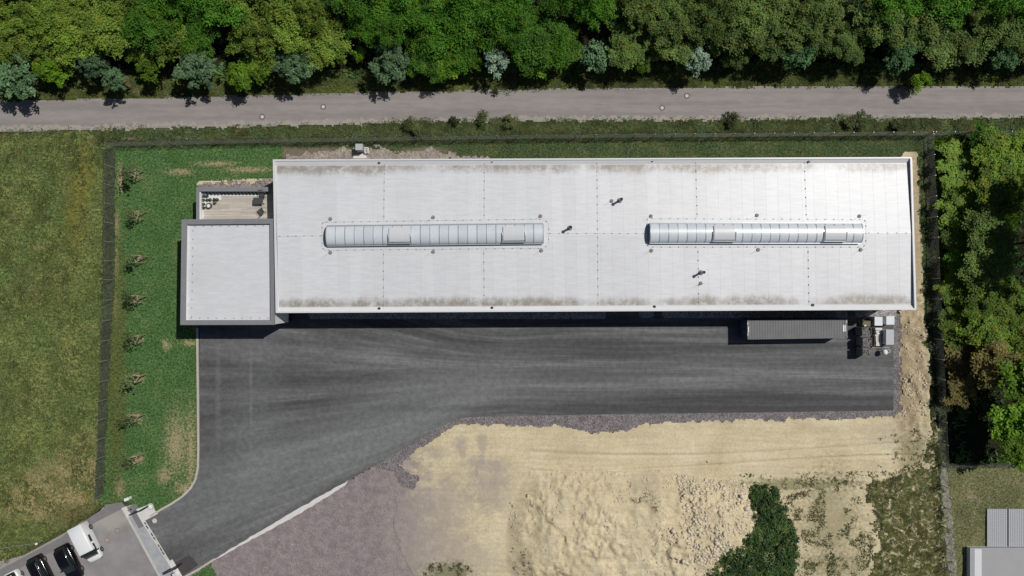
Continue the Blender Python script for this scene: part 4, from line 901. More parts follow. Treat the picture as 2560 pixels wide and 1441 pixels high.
def suv(p, ang, paint, lb, rails=False):
    t = thing('parked_car', p, lb, 'car', 'cars parked on the parking place', ang)
    MB().loft([rr(-2.32, .72, .45, .88), rr(-2.24, .86, .30, 1.0), rr(-1.7, .94, .24, 1.04), rr(0, .95, .22, 1.02), rr(1.2, .94, .24, 1.0), rr(1.95, .90, .28, .92), rr(2.24, .80, .32, .80), rr(2.34, .62, .42, .68)]).build('body', paint, t, False, True)
    MB().loft([rr(-2.16, .66, .95, 1.10, .04, .05), rr(-1.86, .74, .95, 1.50, .05, .12), rr(-1.3, .74, .95, 1.61, .05, .14), rr(-.3, .74, .95, 1.65, .05, .14), rr(.38, .71, .95, 1.60, .05, .14), rr(1.12, .70, .95, 1.04, .03, .04)]).build('cabin', M['glass'], t, False, True)
    rf = MB().loft([rr(-1.92, .60, 1.50, 1.54, .015, .02), rr(-1.3, .64, 1.59, 1.655, .02, .03), rr(-.3, .65, 1.63, 1.69, .02, .03), rr(.36, .60, 1.59, 1.64, .02, .03)]).build('roof', paint, t, False, True)
    for s in (-1, 1):
        for x0, x1 in ((-1.55, -.62), (-.52, .40)): quad(t, 'side_window', M['glass'], [(x0, s * .775, 1.08), (x1, s * .775, 1.08), (x1 - .1, s * .715, 1.52), (x0 + .05, s * .715, 1.52)])
        quad(t, 'headlight', M['lamp'], [(2.02, s * .62, .80), (2.2, s * .58, .72), (2.16, s * .80, .70), (1.96, s * .86, .78)] if s > 0 else [(2.02, s * .62, .80), (1.96, s * .86, .78), (2.16, s * .80, .70), (2.2, s * .58, .72)], .03)
        quad(t, 'rear_light', M['red_lamp'], [(-2.25, s * .60, .85), (-2.24, s * .82, .85), (-2.22, s * .80, .98), (-2.22, s * .60, .98)], .02)
        MB().box((.62, s * 1.04, 1.10), (.18, .22, .15), 0, .8).build('mirror', paint, t, False)
        if rails: MB().tube([(-1.55, s * .58, 1.66), (-1.4, s * .58, 1.72), (.05, s * .58, 1.74), (.2, s * .58, 1.68)], .022, 6).build('roof_rail', M['steel'], rf, False)
    quad(t, 'windscreen', M['glass'], [(1.16, -.62, 1.03), (1.16, .62, 1.03), (.44, .58, 1.60), (.44, -.58, 1.60)]); quad(t, 'rear_window', M['glass'], [(-1.94, -.55, 1.48), (-1.94, .55, 1.48), (-2.16, .58, 1.12), (-2.16, -.58, 1.12)])
    wheels(t, (-1.42, 1.42), .94, .36); return t
HD = math.atan2(-86, 43)     # heading of the parked cars in world axes
def at(px, py, z=0.06): return (*P(px, py), z)
q = P3(170, 1408, .9); suv((q.x, q.y, .05), HD, M['car_black'], 'glossy black car parked directly beside the white van')
q = P3(102, 1435, .9); suv((q.x, q.y, .05), HD, M['car_black'], 'black car with roof rails, farther from the white van', True)
q = P3(44, 1473, .9); suv((q.x, q.y, .05), HD, M['car_white'], 'white car cut off by the lower left picture edge')
q = P3(216.5, 1358, 1.0)
t = thing('white_van', (q.x, q.y, .05), 'white delivery van beside the black cars, nose towards the lower right', 'van', rz=HD)
vx = [(-2.50, .88, .45, 1.80, .2), (-2.46, .93, .32, 1.92, .15), (-1.0, .95, .26, 1.97, .18), (.95, .94, .26, 1.95, .18), (1.05, .93, .26, 1.90, .18)]
MB().loft([rr(x, w, a, b, .08, r) for x, w, a, b, r in vx]).build('body', M['car_white'], t, False, True)
MB().loft([rr(1.052, .95, .26, 1.10, .08, .06), rr(1.75, .94, .28, 1.05, .08, .12), rr(2.2, .86, .32, .95, .08, .16), rr(2.42, .70, .38, .80, .08, .16), rr(2.5, .52, .45, .66, .06, .08)]).build('bonnet', M['car_white'], t, False, True)
MB().loft([rr(1.054, .86, 1.05, 1.86, .04, .10), rr(1.30, .85, 1.05, 1.68, .04, .10), rr(1.86, .82, 1.03, 1.10, .02, .03)]).build('windscreen', M['glass'], t, False, True)
for s in (-1, 1):
    quad(t, 'side_window', M['glass'], [(.35, s * .955, 1.15), (1.32, s * .935, 1.12), (1.06, s * .89, 1.70), (.35, s * .90, 1.75)], .02); quad(t, 'side_window', M['glass'], [(-.85, s * .962, 1.18), (.05, s * .962, 1.18), (.05, s * .915, 1.70), (-.85, s * .915, 1.70)], .02)
    MB().box((1.28, s * 1.06, 1.22), (.16, .22, .26)).build('mirror', M['black'], t, False); quad(t, 'headlight', M['lamp'], [(2.12, s * .58, .93), (2.34, s * .52, .84), (2.26, s * .76, .82), (2.04, s * .84, .90)], .02)
    quad(t, 'rear_light', M['red_lamp'], [(-2.505, s * .80, .9), (-2.49, s * .90, .9), (-2.49, s * .90, 1.4), (-2.505, s * .80, 1.4)], .02); quad(t, 'rear_window', M['glass'], [(-2.51, s * .10, 1.15), (-2.51, s * .72, 1.15), (-2.50, s * .68, 1.65), (-2.50, s * .10, 1.65)], .02)
MB().box((2.44, 0, .48), (.2, 1.3, .2), 0, .9).build('bumper', M['black'], t, False)
wheels(t, (-1.55, 1.55), .95, .34)

# ------------------------------------------------------------------ fences of wire mesh panels
PH, PLEN = 2.0, 2.5
mb = MB()
for i in range(26): mb.box((PLEN * (i + .5) / 26, 0, PH / 2), (.007, .007, PH))
for k in range(9): mb.box((PLEN / 2, .009, .03 + k * (PH - .06) / 8), (PLEN, .007, .009))
panel_me = bpy.data.meshes.new('mesh_panel'); panel_me.from_pydata(mb.v, [], mb.f); panel_me.materials.append(M['wire']); panel_me.update()
mb = MB(); mb.box((0, 0, 1.06), (.06, .06, 2.12)); post_me = bpy.data.meshes.new('fence_post'); post_me.from_pydata(mb.v, [], mb.f); post_me.materials.append(M['steel']); post_me.update()
def fence(path_px, label, group='wire mesh fences round the plot'):
    pts = [P3(*q) for q in path_px]; t = thing('mesh_fence', pts[0], label, 'fence', group)
    for a, b in zip(pts[:-1], pts[1:]):
        d = b - a; n = max(1, round(d.length / PLEN)); ang = math.atan2(d.y, d.x); st = d / n
        for i in range(n):
            q = a + st * i - pts[0]
            o = link('post', post_me, t, q); o.rotation_euler = (0, 0, ang)
            o = link('mesh_panel', panel_me, t, q + Vector((0, 0, .06))); o.rotation_euler = (0, 0, ang); o.scale = (st.length / PLEN, 1, 1)
    link('post', post_me, t, pts[-1] - pts[0])
fence([(286, 366), (700, 357), (1340, 347), (2309, 339)], 'long wire mesh fence running beside the road')
fence([(285, 372), (284, 700), (271, 950), (258, 1236)], 'wire mesh fence between the meadow and the lawn')
fence([(2310, 344), (2330, 798), (2340, 994), (2348, 1160), (2362, 1470)], 'wire mesh fence between the sandy ground and the thicket')
fence([(2353, 1159), (2640, 1157)], 'wire mesh fence below the dark hollow in the thicket')
fence([(2316, 339), (2640, 336)], 'wire mesh fence above the thicket beside the road')

# ------------------------------------------------------------------ neighbour's building at the lower right
NZ = .85
q0 = P3(2425, 1370, NZ); q1 = P3(2720, 1560, NZ); t = thing('neighbour_building', ((q0.x + q1.x) / 2, (q0.y + q1.y) / 2, 0), 'grey flat-roofed neighbouring building with a low tiled deck at the lower right', 'building')
MB().prism([(q0.x, q0.y), (q1.x, q0.y), (q1.x, q1.y), (q0.x, q1.y)], NZ - .2, NZ).build('roof', M['roof_grey'], t); MB().prism([(q0.x + .1, q0.y - .1), (q1.x - .1, q0.y - .1), (q1.x - .1, q1.y + .1), (q0.x + .1, q1.y + .1)], 0, NZ - .202).build('wall', M['wall_white'], t)
MB().box((q0.x + 1.0, (q0.y + q1.y) / 2, NZ + .012), (.9, q0.y - q1.y - .3, .02)).build('roof_flashing', M['coping_white'], t)
cz = .25  # low tiled deck lying just above the ground
for x0, x1 in ((2468, 2518.5), (2521.5, 2572), (2575, 2626)):
    a, b = P3(x0, 1273, cz), P3(x1, 1367, cz); pan = MB().prism([(a.x, a.y), (b.x, a.y), (b.x, b.y), (a.x, b.y)], cz - .10, cz - .03).build('deck_panel', M['wall_grey'], t)
    mb = MB(); nx = round((b.x - a.x) / .225); ny = round((a.y - b.y) / .225)
    for i in range(nx):
        for j in range(ny): mb.box((a.x + (i + .5) * (b.x - a.x) / nx, b.y + (j + .5) * (a.y - b.y) / ny, cz - .015), ((b.x - a.x) / nx - .045, (a.y - b.y) / ny - .045, .04))
    o = mb.build('tiles', M['cabinet'], pan, False); o.data.transform(Matrix.Translation(-Vector(t.location))); o['kind'] = 'stuff'
for px, py in ((2470, 1275), (2558, 1275), (2624, 1275)):
    a = P3(px, py, cz); MB().box((a.x + .08, a.y - .08, .08), (.12, .12, .12)).build('deck_post', M['steel'], t)

# ------------------------------------------------------------------ foliage
NPR = np.random.RandomState(11)
def unit(a): return a / (np.linalg.norm(a, axis=1, keepdims=True) + 1e-9)
def leaf_quads(C, N, S, elong=.55, rs=NPR):
    """one folded diamond per leaf clump"""
    n = len(C); t = unit(np.cross(N, rs.normal(size=(n, 3)))); b = np.cross(N, t); S = S[:, None]
    V = np.stack([C - t * S, C + b * S * elong + N * S * .18, C + t * S, C - b * S * elong + N * S * .18], 1).reshape(-1, 3)
    return V, np.arange(n * 4).reshape(-1, 4)
def crown_mesh(name, mat, seed, rad, zmid, hgt, lumps, per, leaf, lump_r, low=.35, spread=.8):
    rs = np.random.RandomState(seed); C, N = [], []
    for i in range(lumps):
        d = rs.normal(size=3); d[2] = abs(d[2]) * 1.0 - low; d /= np.linalg.norm(d); q = rs.uniform(.15, 1.0) ** .5
        c = np.array([d[0] * rad * q * spread * rs.uniform(.7, 1.3), d[1] * rad * q * spread * rs.uniform(.7, 1.3), zmid + d[2] * hgt * .5 * q * rs.uniform(.75, 1.15)])
        r = lump_r * rs.uniform(.5, 1.45); m = int(per * (r / lump_r) ** 1.7)
        p = unit(rs.normal(size=(m, 3))); p[:, 2] = np.where(p[:, 2] < -.3, -p[:, 2], p[:, 2])
        ax = unit(np.array([[d[0] + rs.normal() * .6, d[1] + rs.normal() * .6, rs.normal() * .3]]))[0]; el = rs.uniform(.9, 1.9)
        k = rs.uniform(.15, 1.25, size=(m, 1)) ** .7; o_ = p * k * r * np.array([1, 1, .7]); o_ = o_ + (o_ @ ax)[:, None] * ax * (el - 1)
        C.append(c + o_); N.append(unit(p * .55 + rs.normal(size=(m, 3)) * .5 + np.array([.22, .13, .95])))
    C, N = np.concatenate(C), np.concatenate(N); V, Fc = leaf_quads(C, N, leaf * rs.uniform(.6, 1.3, len(C)), rs=rs)
    return fast_mesh(name, V, Fc, mat)
def trunk_mesh(seed, h, r, rad):
    rng = random.Random(seed); mb = MB(); mb.tube([(0, 0, -.15), (rng.uniform(-.1, .1), rng.uniform(-.1, .1), h * .5), (rng.uniform(-.2, .2), rng.uniform(-.2, .2), h)], r, 8, True, r * .45)
    for k in range(6):
        a = k * 1.05 + rng.uniform(-.3, .3); z = h * rng.uniform(.45, .8); e = rad * rng.uniform(.5, .8)
        mb.tube([(0, 0, z), (math.cos(a) * e * .5, math.sin(a) * e * .5, z + h * .14), (math.cos(a) * e, math.sin(a) * e, z + h * .3)], r * .42, 6, True, r * .12)
    me = bpy.data.meshes.new('trunk'); me.from_pydata([tuple(v) for v in mb.v], [], mb.f); me.materials.append(M['bark']); me.update(); return me
KINDS = {}   # kind -> list of (crown mesh, trunk mesh, nominal radius, crown mid height)
def kind(key, mat, n, rad, zmid, hgt, lumps, per, leaf, lump_r, **kw):
    KINDS[key] = [(crown_mesh('crown', L[mat], 100 + i + sum(map(ord, key)), rad, zmid, hgt, lumps, per, leaf, lump_r, **kw), trunk_mesh(i, zmid, .16, rad), rad, zmid) for i in range(n)]
kind('yellow', 'yellow', 5, 2.9, 5.6, 3.8, 60, 120, .125, .55, low=.2, spread=.95)
kind('deep', 'deep', 5, 3.2, 6.2, 4.0, 56, 150, .125, .70, low=.2, spread=.95)
kind('olive', 'olive', 5, 2.7, 5.8, 3.6, 64, 115, .115, .50, low=.2, spread=.98)
kind('bright', 'bright', 3, 1.7, 3.0, 2.6, 26, 80, .16, .42, spread=.92)
kind('silver', 'silver', 4, 2.55, 4.6, 4.6, 64, 44, .20, .44, spread=.95)
kind('pale', 'pale', 2, 1.75, 4.6, 3.8, 46, 44, .17, .36, spread=.95)
kind('mid', 'mid', 3, 2.3, 4.6, 4.4, 56, 52, .17, .44, spread=.95)
kind('lime', 'lime', 5, 2.6, 4.6, 3.2, 70, 110, .125, .44, low=.2, spread=.95)
kind('brown', 'brown', 2, 2.4, 4.6, 2.8, 48, 95, .13, .50, low=.2, spread=.95)
kind('tall', 'bright', 2, 3.0, 7.6, 5.0, 48, 90, .20, .60, spread=.9)
kind('weedbush', 'verge', 3, 1.0, .55, .7, 14, 40, .12, .32, spread=.9)
TN = {'weedbush': 'shrub', 'yellow': 'broadleaf_tree', 'deep': 'broadleaf_tree', 'olive': 'broadleaf_tree', 'bright': 'shrub', 'silver': 'roadside_tree', 'pale': 'roadside_tree', 'mid': 'roadside_tree', 'lime': 'broadleaf_tree', 'brown': 'broadleaf_tree', 'tall': 'broadleaf_tree'}
trng = random.Random(21)
def tree(key, px, py, rpx, label, group, zscale=1.0, var=None):
    cm, tm, rad, zm = KINDS[key][trng.randrange(len(KINDS[key])) if var is None else var]
    zz = zm * zscale; s = rpx * (H - zz) / F / rad; x, y = P(px, py, zz)
    t = thing(TN[key], (x, y, 0), label, 'shrub' if key in ('bright', 'weedbush') else 'tree', group, trng.uniform(0, 6.28))
    c = link('crown', cm, t); c.scale = (s, s, zscale); u = link('trunk', tm, t); u.scale = (1, 1, zscale); return t
# the row of silver-green trees along the road
ROW = [(45, 195, 60, 'silver', 'silver-green roadside tree cut by the left picture edge', 'the leftmost silver-green tree'),
 (233, 165, 44, 'silver', 'dull silver-green roadside tree with a smaller one below right of it', 'the twin roadside trees'),
 (289, 203, 30, 'silver', 'small silver-green roadside tree tucked below right of a bigger one', None),
 (495, 172, 62, 'silver', 'broad silver-green roadside tree above the office block', 'the broad office-side roadside tree'),
 (738, 162, 52, 'silver', 'round silver-green roadside tree above the upper left hall corner', 'the round hall-corner roadside tree'),
 (976, 158, 52, 'silver', 'gappy silver-green roadside tree with a long shadow, right of the grey cabinet', 'the gappy roadside tree'),
 (1238, 152, 37, 'pale', 'small pale silver roadside tree, palest left of the picture middle', 'the palest left-middle roadside tree'),
 (1490, 142, 46, 'silver', 'blurred silver-green roadside tree merging with lime shrubs on its right', 'the blurred roadside tree'),
 (1746, 155, 36, 'pale', 'small mint-pale roadside tree close above the upper manhole cover', 'the mint-pale tree'),
 (1990, 138, 42, 'mid', 'fresh green roadside tree with a broad black shadow on its left', 'the fresh green roadside tree'),
 (2248, 140, 46, 'mid', 'deep green round roadside tree above the upper right hall corner', 'the deep green roadside tree'),
 (2506, 142, 40, 'mid', 'dim green roadside tree nearest the right picture edge', 'the rightmost roadside tree')]
for px, py, r, k, lb, an in ROW: tree(k, px, py, r * .86, lb, 'silver-green trees along the road', .74)
anch = [(a[0], a[5]) for a in ROW if a[5]]
# the wood behind them
def wood_kind(px, py):
    if px < 350: return 'yellow'
    if px < 480: return 'deep' if py < 60 else 'yellow'
    if px < 590: return 'deep'
    if px < 870: return 'yellow'
    if px < 1500: return 'deep'
    return 'olive' if px < 2100 or py > 20 else 'deep'
HOLES = [(560, 80, 42), (850, 35, 40), (925, 110, 30), (800, 175, 40), (880, 160, 34), (1330, 15, 24), (1405, 60, 22), (1450, 105, 26), (1560, 60, 22), (1030, 75, 18), (545, 190, 24), (700, 190, 16), (1640, 175, 22), (2130, 20, 24), (1900, 175, 40), (2150, 175, 40), (2380, 170, 40), (1185, 178, 18), (1420, 178, 20), (2050, 160, 16)]
WORD = {'yellow': 'yellow-green', 'deep': 'deep green', 'olive': 'olive green'}
ROWN = ['front', 'second', 'third', 'fourth', 'rearmost']
WOOD = []
for ri, (yy, sp, off) in enumerate(((128, 60, 20), (98, 60, 50), (64, 62, 10), (26, 64, 40), (-16, 68, 15))):
    x = -90 + off
    while x < 2640:
        px, py = x + trng.uniform(-18, 18), yy + trng.uniform(-14, 14); x += sp
        k = wood_kind(px, py); r = {'yellow': 58, 'deep': 62, 'olive': 56}[k] * trng.uniform(.75, 1.25) * (.78 if ri == 0 else 1)
        if any(math.hypot(px - a, py - b) < c * .9 + r * .42 for a, b, c in HOLES): continue
        if any(math.hypot(px - q[0], py - q[1]) < q[2] * (1.0 if ri == 0 else .8) + r * .66 for q in ROW): continue
        an = min(anch, key=lambda q: abs(q[0] - px)); side = 'left' if px < an[0] else 'right'
        WOOD.append([k, px, py, r, (.50, .66, .80, .92, 1.0)[ri] * trng.uniform(.88, 1.12), ROWN[ri], side, an])
for w in WOOD:
    same = sorted((abs(q[1] - q[7][0]) for q in WOOD if (q[0], q[5], q[6], q[7]) == (w[0], w[5], w[6], w[7])))
    i = same.index(abs(w[1] - w[7][0])); far = '' if len(same) == 1 else ['close ', 'farther ', 'farthest ', 'very far '][min(i, 3)] if len(same) > 2 else ['close ', 'farther '][i]
    tree(w[0], w[1], w[2], w[3], f"{WORD[w[0]]} tree, {w[5]} wood row, {far}{w[6]} of {w[7][1]}", f'{WORD[w[0]]} trees of the wood beyond the road', w[4])
for px, py, r, lb in ((600, 190, 34, 'bright yellow-green shrub right of the broad tree above the office'), (648, 170, 30, 'bright shrub between the broad tree and the hall corner tree'), (375, 178, 26, 'small bright shrub left of the broad roadside tree'),
    (1340, 150, 48, 'large lime shrub just right of the palest roadside tree'), (1400, 128, 40, 'lime shrub behind the large lime one, left of the blurred tree'), (1180, 150, 24, 'small lime shrub left of the palest roadside tree'),
    (1560, 130, 34, 'bright shrub directly right of the blurred roadside tree'), (1605, 165, 18, 'smallest bright shrub at the bank right of the blurred tree'), (130, 178, 34, 'bright shrub right of the tree at the left picture edge'), (1110, 165, 34, 'bright shrub right of the gappy roadside tree'), (1640, 120, 34, 'dull bright shrub left of the mint-pale tree'), (900, 135, 16, 'tiny yellow shrub in the dark gap left of the gappy tree'), (2300, 205, 22, 'low shrub at the bank below the tree above the right hall end')):
    tree('bright', px, py, r, lb, 'bright shrubs along the edge of the wood', trng.uniform(.7, 1.0))
for px, py, r, lb in ((1018, 306, 15, 'weedy shrub overhanging the road, left of two above the left skylight'), (1137, 302, 12, 'small weedy shrub overhanging the road above the left skylight'), (1208, 299, 17, 'weedy shrub overhanging the road below the palest roadside tree'), (1270, 305, 16, 'small weedy shrub at the road edge right of the palest roadside tree'),
    (1040, 330, 18, 'dark weedy shrub in the verge, away from the road edge'), (1830, 300, 19, 'weedy shrub at the road edge above the right skylight'), (2140, 306, 27, 'largest weedy shrub of the verge, near the right hall corner'), (2250, 314, 18, 'weedy shrub in the verge just right of the largest'), (2275, 212, 20, 'weedy shrub on the far road side above the right hall corner'), (1240, 228, 9, 'tiny weed leaning over the far road edge')):
    tree('weedbush', px, py, r, lb, 'weedy shrubs along the road edges')
# thicket on the right
for k, px, py, r, zs, lb in (('lime', 2415, 420, 66, 1.0, 'lime tree at the upper left corner of the thicket'), ('lime', 2490, 395, 60, 1.0, 'lime tree second along the upper edge of the thicket'), ('lime', 2550, 380, 50, 1.0, 'lime tree at the upper right of the thicket'), ('deep', 2455, 350, 34, .6, 'low dark tree at the top rim of the thicket beside the verge'),
    ('lime', 2420, 515, 62, 1.1, 'lime tree in the left of the thicket, level with the upper roof half'), ('lime', 2495, 490, 58, 1.1, 'lime tree right of the upper middle of the thicket'), ('lime', 2400, 590, 48, .9, 'small lime tree along the fence, level with the skylights'), ('olive', 2480, 580, 52, 1.0, 'olive tree left of the black gap at the right edge'),
    ('olive', 2475, 650, 56, 1.0, 'dull olive tree in the middle of the thicket'), ('deep', 2405, 655, 34, .7, 'dark low tree in the hollow middle of the thicket by the fence'), ('lime', 2400, 735, 46, .95, 'bright lime tree by the fence, level with the lower roof half'), ('bright', 2395, 680, 30, 1.2, 'small bright shrub squeezed between fence and olive tree'), ('lime', 2470, 760, 54, 1.05, 'bright lime tree below the dull olive one'),
    ('lime', 2540, 755, 48, 1.0, 'bright lime tree at the right edge below the black gap'), ('lime', 2405, 815, 50, 1.0, 'lime tree by the fence, level with the container'), ('lime', 2480, 840, 56, 1.0, 'lime tree above the browning tree'), ('lime', 2550, 850, 46, 1.0, 'lime tree at the right edge, level with the crates'),
    ('brown', 2432, 905, 58, 1.0, 'browning tree by the fence, level with the yard'), ('brown', 2490, 920, 54, 1.35, 'browning olive tree above the dark hollow'), ('brown', 2398, 982, 32, 1.2, 'small browning tree at the upper left rim of the dark hollow'),
    ('tall', 2565, 960, 66, .74, 'tall leafy tree at the right edge, upper of three beside the dark hollow'), ('tall', 2560, 1045, 62, .72, 'tall leafy tree at the right edge, middle one beside the dark hollow'), ('tall', 2548, 1115, 50, .66, 'tall leafy tree at the right edge, lowest beside the dark hollow'),
    ('tall', 2660, 600, 74, 1.2, 'tall tree right of the black gap, outside the picture edge'), ('tall', 2650, 480, 70, 1.1, 'tall tree at the upper right outside the picture edge')):  # last two stand unseen past the edge, there to cast the black gap's shadow
    if px - r > 2600: pass
    tree(k, px, py, r * 1.14, lb, 'trees of the thicket right of the fence', zs * (.36 if px < 2436 and k != 'tall' else .66 if k != 'tall' else 1))
# saplings on the lawn, each tied to a three-post stake frame
sap_c = crown_mesh('crown', L['sapling'], 5, .75, 3.1, 2.2, 12, 15, .13, .45, low=.5); sap_t = MB()
sap_t.tube([(0, 0, -.1), (.05, .02, 1.6), (0, 0, 3.9)], .035, 6, True, .012)
for k in range(8): a = k * 2.4; z = 2.0 + k * .2; sap_t.tube([(0, 0, z), (math.cos(a) * .55, math.sin(a) * .55, z + .55)], .014, 5, True, .006)
sap_tm = bpy.data.meshes.new('trunk'); sap_tm.from_pydata([tuple(v) for v in sap_t.v], [], sap_t.f); sap_tm.materials.append(M['bark']); sap_tm.update()
post_m = MB().tube([(0, 0, -.1), (0, 0, 2.0)], .055, 7); pm = bpy.data.meshes.new('stake'); pm.from_pydata([tuple(v) for v in post_m.v], [], post_m.f); pm.materials.append(M['wood']); pm.update()
WHERE = ['uppermost in the lawn row', 'beside the terrace level', 'level with the top of the office roof', 'level with the office roof middle', 'just below the office shadow', 'in the lower half of the lawn row', 'next to last before the gate', 'lowest in the lawn row near the gate']
for i, (px, py) in enumerate(((352, 440), (358, 541), (359, 648), (356, 747), (356, 846), (356, 942), (352, 1040), (352, 1142))):
    x, y = P(px, py); rz = trng.uniform(-.25, .25); f = .58 + trng.uniform(-.06, .08)
    t = thing('stake_frame', (x, y, .04), 'wooden three-post stake frame, ' + WHERE[i], 'tree stake', 'stake frames on the lawn', rz)
    tri = [(-f, .32), (f, .40), (.15, -.45)]
    for a in tri: o = link('stake', pm, t, (a[0], a[1], 0))
    for a, b in ((0, 1), (1, 2), (2, 0)):
        for z in (1.85,) if (a, b) != (0, 1) else (1.85, 1.35): MB().tube([(*tri[a], z), (*tri[b], z)], .05, 6).build('crossbar', M['wood'], t, False)
    s = trng.uniform(.8, 1.15) * (1.25 if i == 4 else 1)
    t = thing('young_tree', (x, y, .03), 'thin young tree with sparse leaves, ' + WHERE[i], 'tree', 'young trees on the lawn', trng.uniform(0, 6))
    o = link('crown', sap_c, t); o.scale = (s, s, 1); link('trunk', sap_tm, t)

# ------------------------------------------------------------------ ground cover
def scatter_pts(px_poly, n, dens=None, seed=1):
    rs = np.random.RandomState(seed); poly = PW(px_poly); xs = [p[0] for p in poly]; ys = [p[1] for p in poly]
    x = rs.uniform(min(xs), max(xs), n * 3); y = rs.uniform(min(ys), max(ys), n * 3); k = inside(x, y, poly)
    if dens is not None: k &= rs.uniform(size=len(x)) < dens(x, y)
    return x[k][:n], y[k][:n], rs
def tufts(name, px_polys, mat, size, hgt, blades=4, zf=None, label_seed=0):
    Vs, Fs, n0 = [], [], 0
    for i, (poly, n, dens) in enumerate(px_polys):
        x, y, rs = scatter_pts(poly, n, dens, label_seed + i * 7 + 1); m = len(x); z = zf(x, y) if zf else np.zeros(m)
        for b in range(blades):
            a = rs.uniform(0, 6.283, m); ln = size * rs.uniform(.5, 1.3, m); hh = hgt * rs.uniform(.5, 1.3, m); w = ln * rs.uniform(.22, .4, m)
            dx, dy = np.cos(a), np.sin(a)
            V = np.stack([np.stack([x - dy * w, y + dx * w, z - .03], -1), np.stack([x + dx * ln - dy * w * .3, y + dy * ln + dx * w * .3, z + hh], -1), np.stack([x + dx * ln + dy * w * .3, y + dy * ln - dx * w * .3, z + hh * .9], -1), np.stack([x + dy * w, y - dx * w, z - .03], -1)], 1).reshape(-1, 3)
            Vs.append(V); Fs.append(np.arange(m * 4).reshape(-1, 4) + n0); n0 += m * 4
    o = link(name, fast_mesh(name, np.concatenate(Vs), np.concatenate(Fs), mat)); o['kind'] = 'stuff'; return o
nz = lambda sc, sd, lo, hi: (lambda x, y: np.clip((fbm(x, y, sc, sd, 4) - lo) / (hi - lo), 0, 1))
MEADOW = [(-60, 330), (272, 322), (280, 700), (266, 960), (248, 1245), (235, 1285), (150, 1335), (60, 1388), (-60, 1440)]
tufts('meadow_grass', [(MEADOW, 12000, nz(2.2, 3, -.35, .35))], L['grass'], .22, .11, 4, None, 1)
tufts('verge_plants', [([(0, 326), (400, 318), (1300, 300), (2560, 293), (2560, 340), (2300, 345), (300, 362)], 9000, nz(1.6, 5, -.25, .3)),
      ([(950, 300), (1300, 296), (1320, 325), (1000, 335)], 1800, nz(1.0, 6, -.1, .3)), ([(2090, 290), (2180, 290), (2180, 330), (2090, 330)], 900, None), ], L['verge'], .27, .13, 5, None, 40)
tufts('fence_plants', [([(2312, 350), (2346, 350), (2366, 1165), (2328, 1165)], 2600, None), (W_STRIP, 1700, None), (N_STRIP, 2600, None)], L['dull_fence'], .24, .12, 5, None, 60)
tufts('thicket_undergrowth', [([(2366, 345), (2570, 345), (2520, 640), (2560, 930), (2500, 960), (2370, 960)], 5200, None), ([(2366, 345), (2420, 345), (2420, 960), (2370, 960)], 1800, None)], L['lime'], .30, .9, 4, None, 70)
tufts('fence_side_shrubs', [([(2322, 350), (2372, 350), (2385, 990), (2342, 990)], 3600, nz(1.5, 41, -.3, .25))], L['lime'], .26, .35, 5, None, 75)
tufts('bank_plants', [([(-40, 195), (800, 180), (2600, 165), (2600, 216), (1400, 222), (700, 238), (-40, 252)], 11000, nz(1.4, 7, -.35, .3)), ([(1450, 195), (1660, 190), (1660, 216), (1450, 220)], 900, None)], L['grass'], .27, .14, 5, None, 80)
tufts('undergrowth', [([(-60, -60), (2620, -60), (2620, 180), (-60, 205)], 5200, nz(2.5, 9, -.2, .4)), ([(2372, 355), (2620, 355), (2620, 1160), (2368, 1160)], 1200, nz(2, 4, -.3, .3))], L['bush'], .40, .5, 4, None, 120)
blob = lambda cx, cy, rx, ry: [(cx + rx * math.cos(a * .52), cy + ry * math.sin(a * .52)) for a in range(12)]
WEEDP = [(2316, 1110), (2345, 1100), (2368, 1441), (2175, 1441), (2202, 1370), (2196, 1300), (2165, 1255), (2165, 1212), (2240, 1190), (2310, 1168)]
tufts('weeds', [(WEEDP, 8500, nz(1.1, 12, -.30, .30)), ([(1960, 1240), (2120, 1200), (2200, 1330), (2160, 1441), (1980, 1441), (2000, 1330)], 2600, nz(1.0, 13, -.08, .40)), ([(1840, 1185), (2240, 1175), (2300, 1150), (2240, 1205), (1950, 1225)], 700, nz(.9, 14, -.05, .3)),
      ([(2180, 1100), (2325, 1060), (2325, 1175), (2200, 1190)], 260, nz(.7, 15, .05, .3)), (blob(1120, 1432, 62, 30), 420, nz(.6, 16, -.1, .35)), (blob(1285, 1290, 16, 70), 18, nz(.5, 17, 0, .4)), (blob(1300, 1400, 30, 40), 60, nz(.5, 18, 0, .4)), (blob(1585, 1243, 16, 8), 34, None), (blob(1630, 1262, 9, 8), 16, None), (blob(1620, 1238, 30, 14), 14, None)],
      L['weed'], .14, .06, 5, lambda x, y: np.maximum(.1, sand_h(x, y) + .1), 160)
tufts('lawn_tufts', [([(296, 370), (690, 362), (690, 440), (490, 445), (485, 830), (490, 1110), (470, 1225), (400, 1262), (310, 1240), (290, 700)], 3800, nz(1.2, 18, 0, .5))], L['lawn'], .10, .06, 3, None, 200)
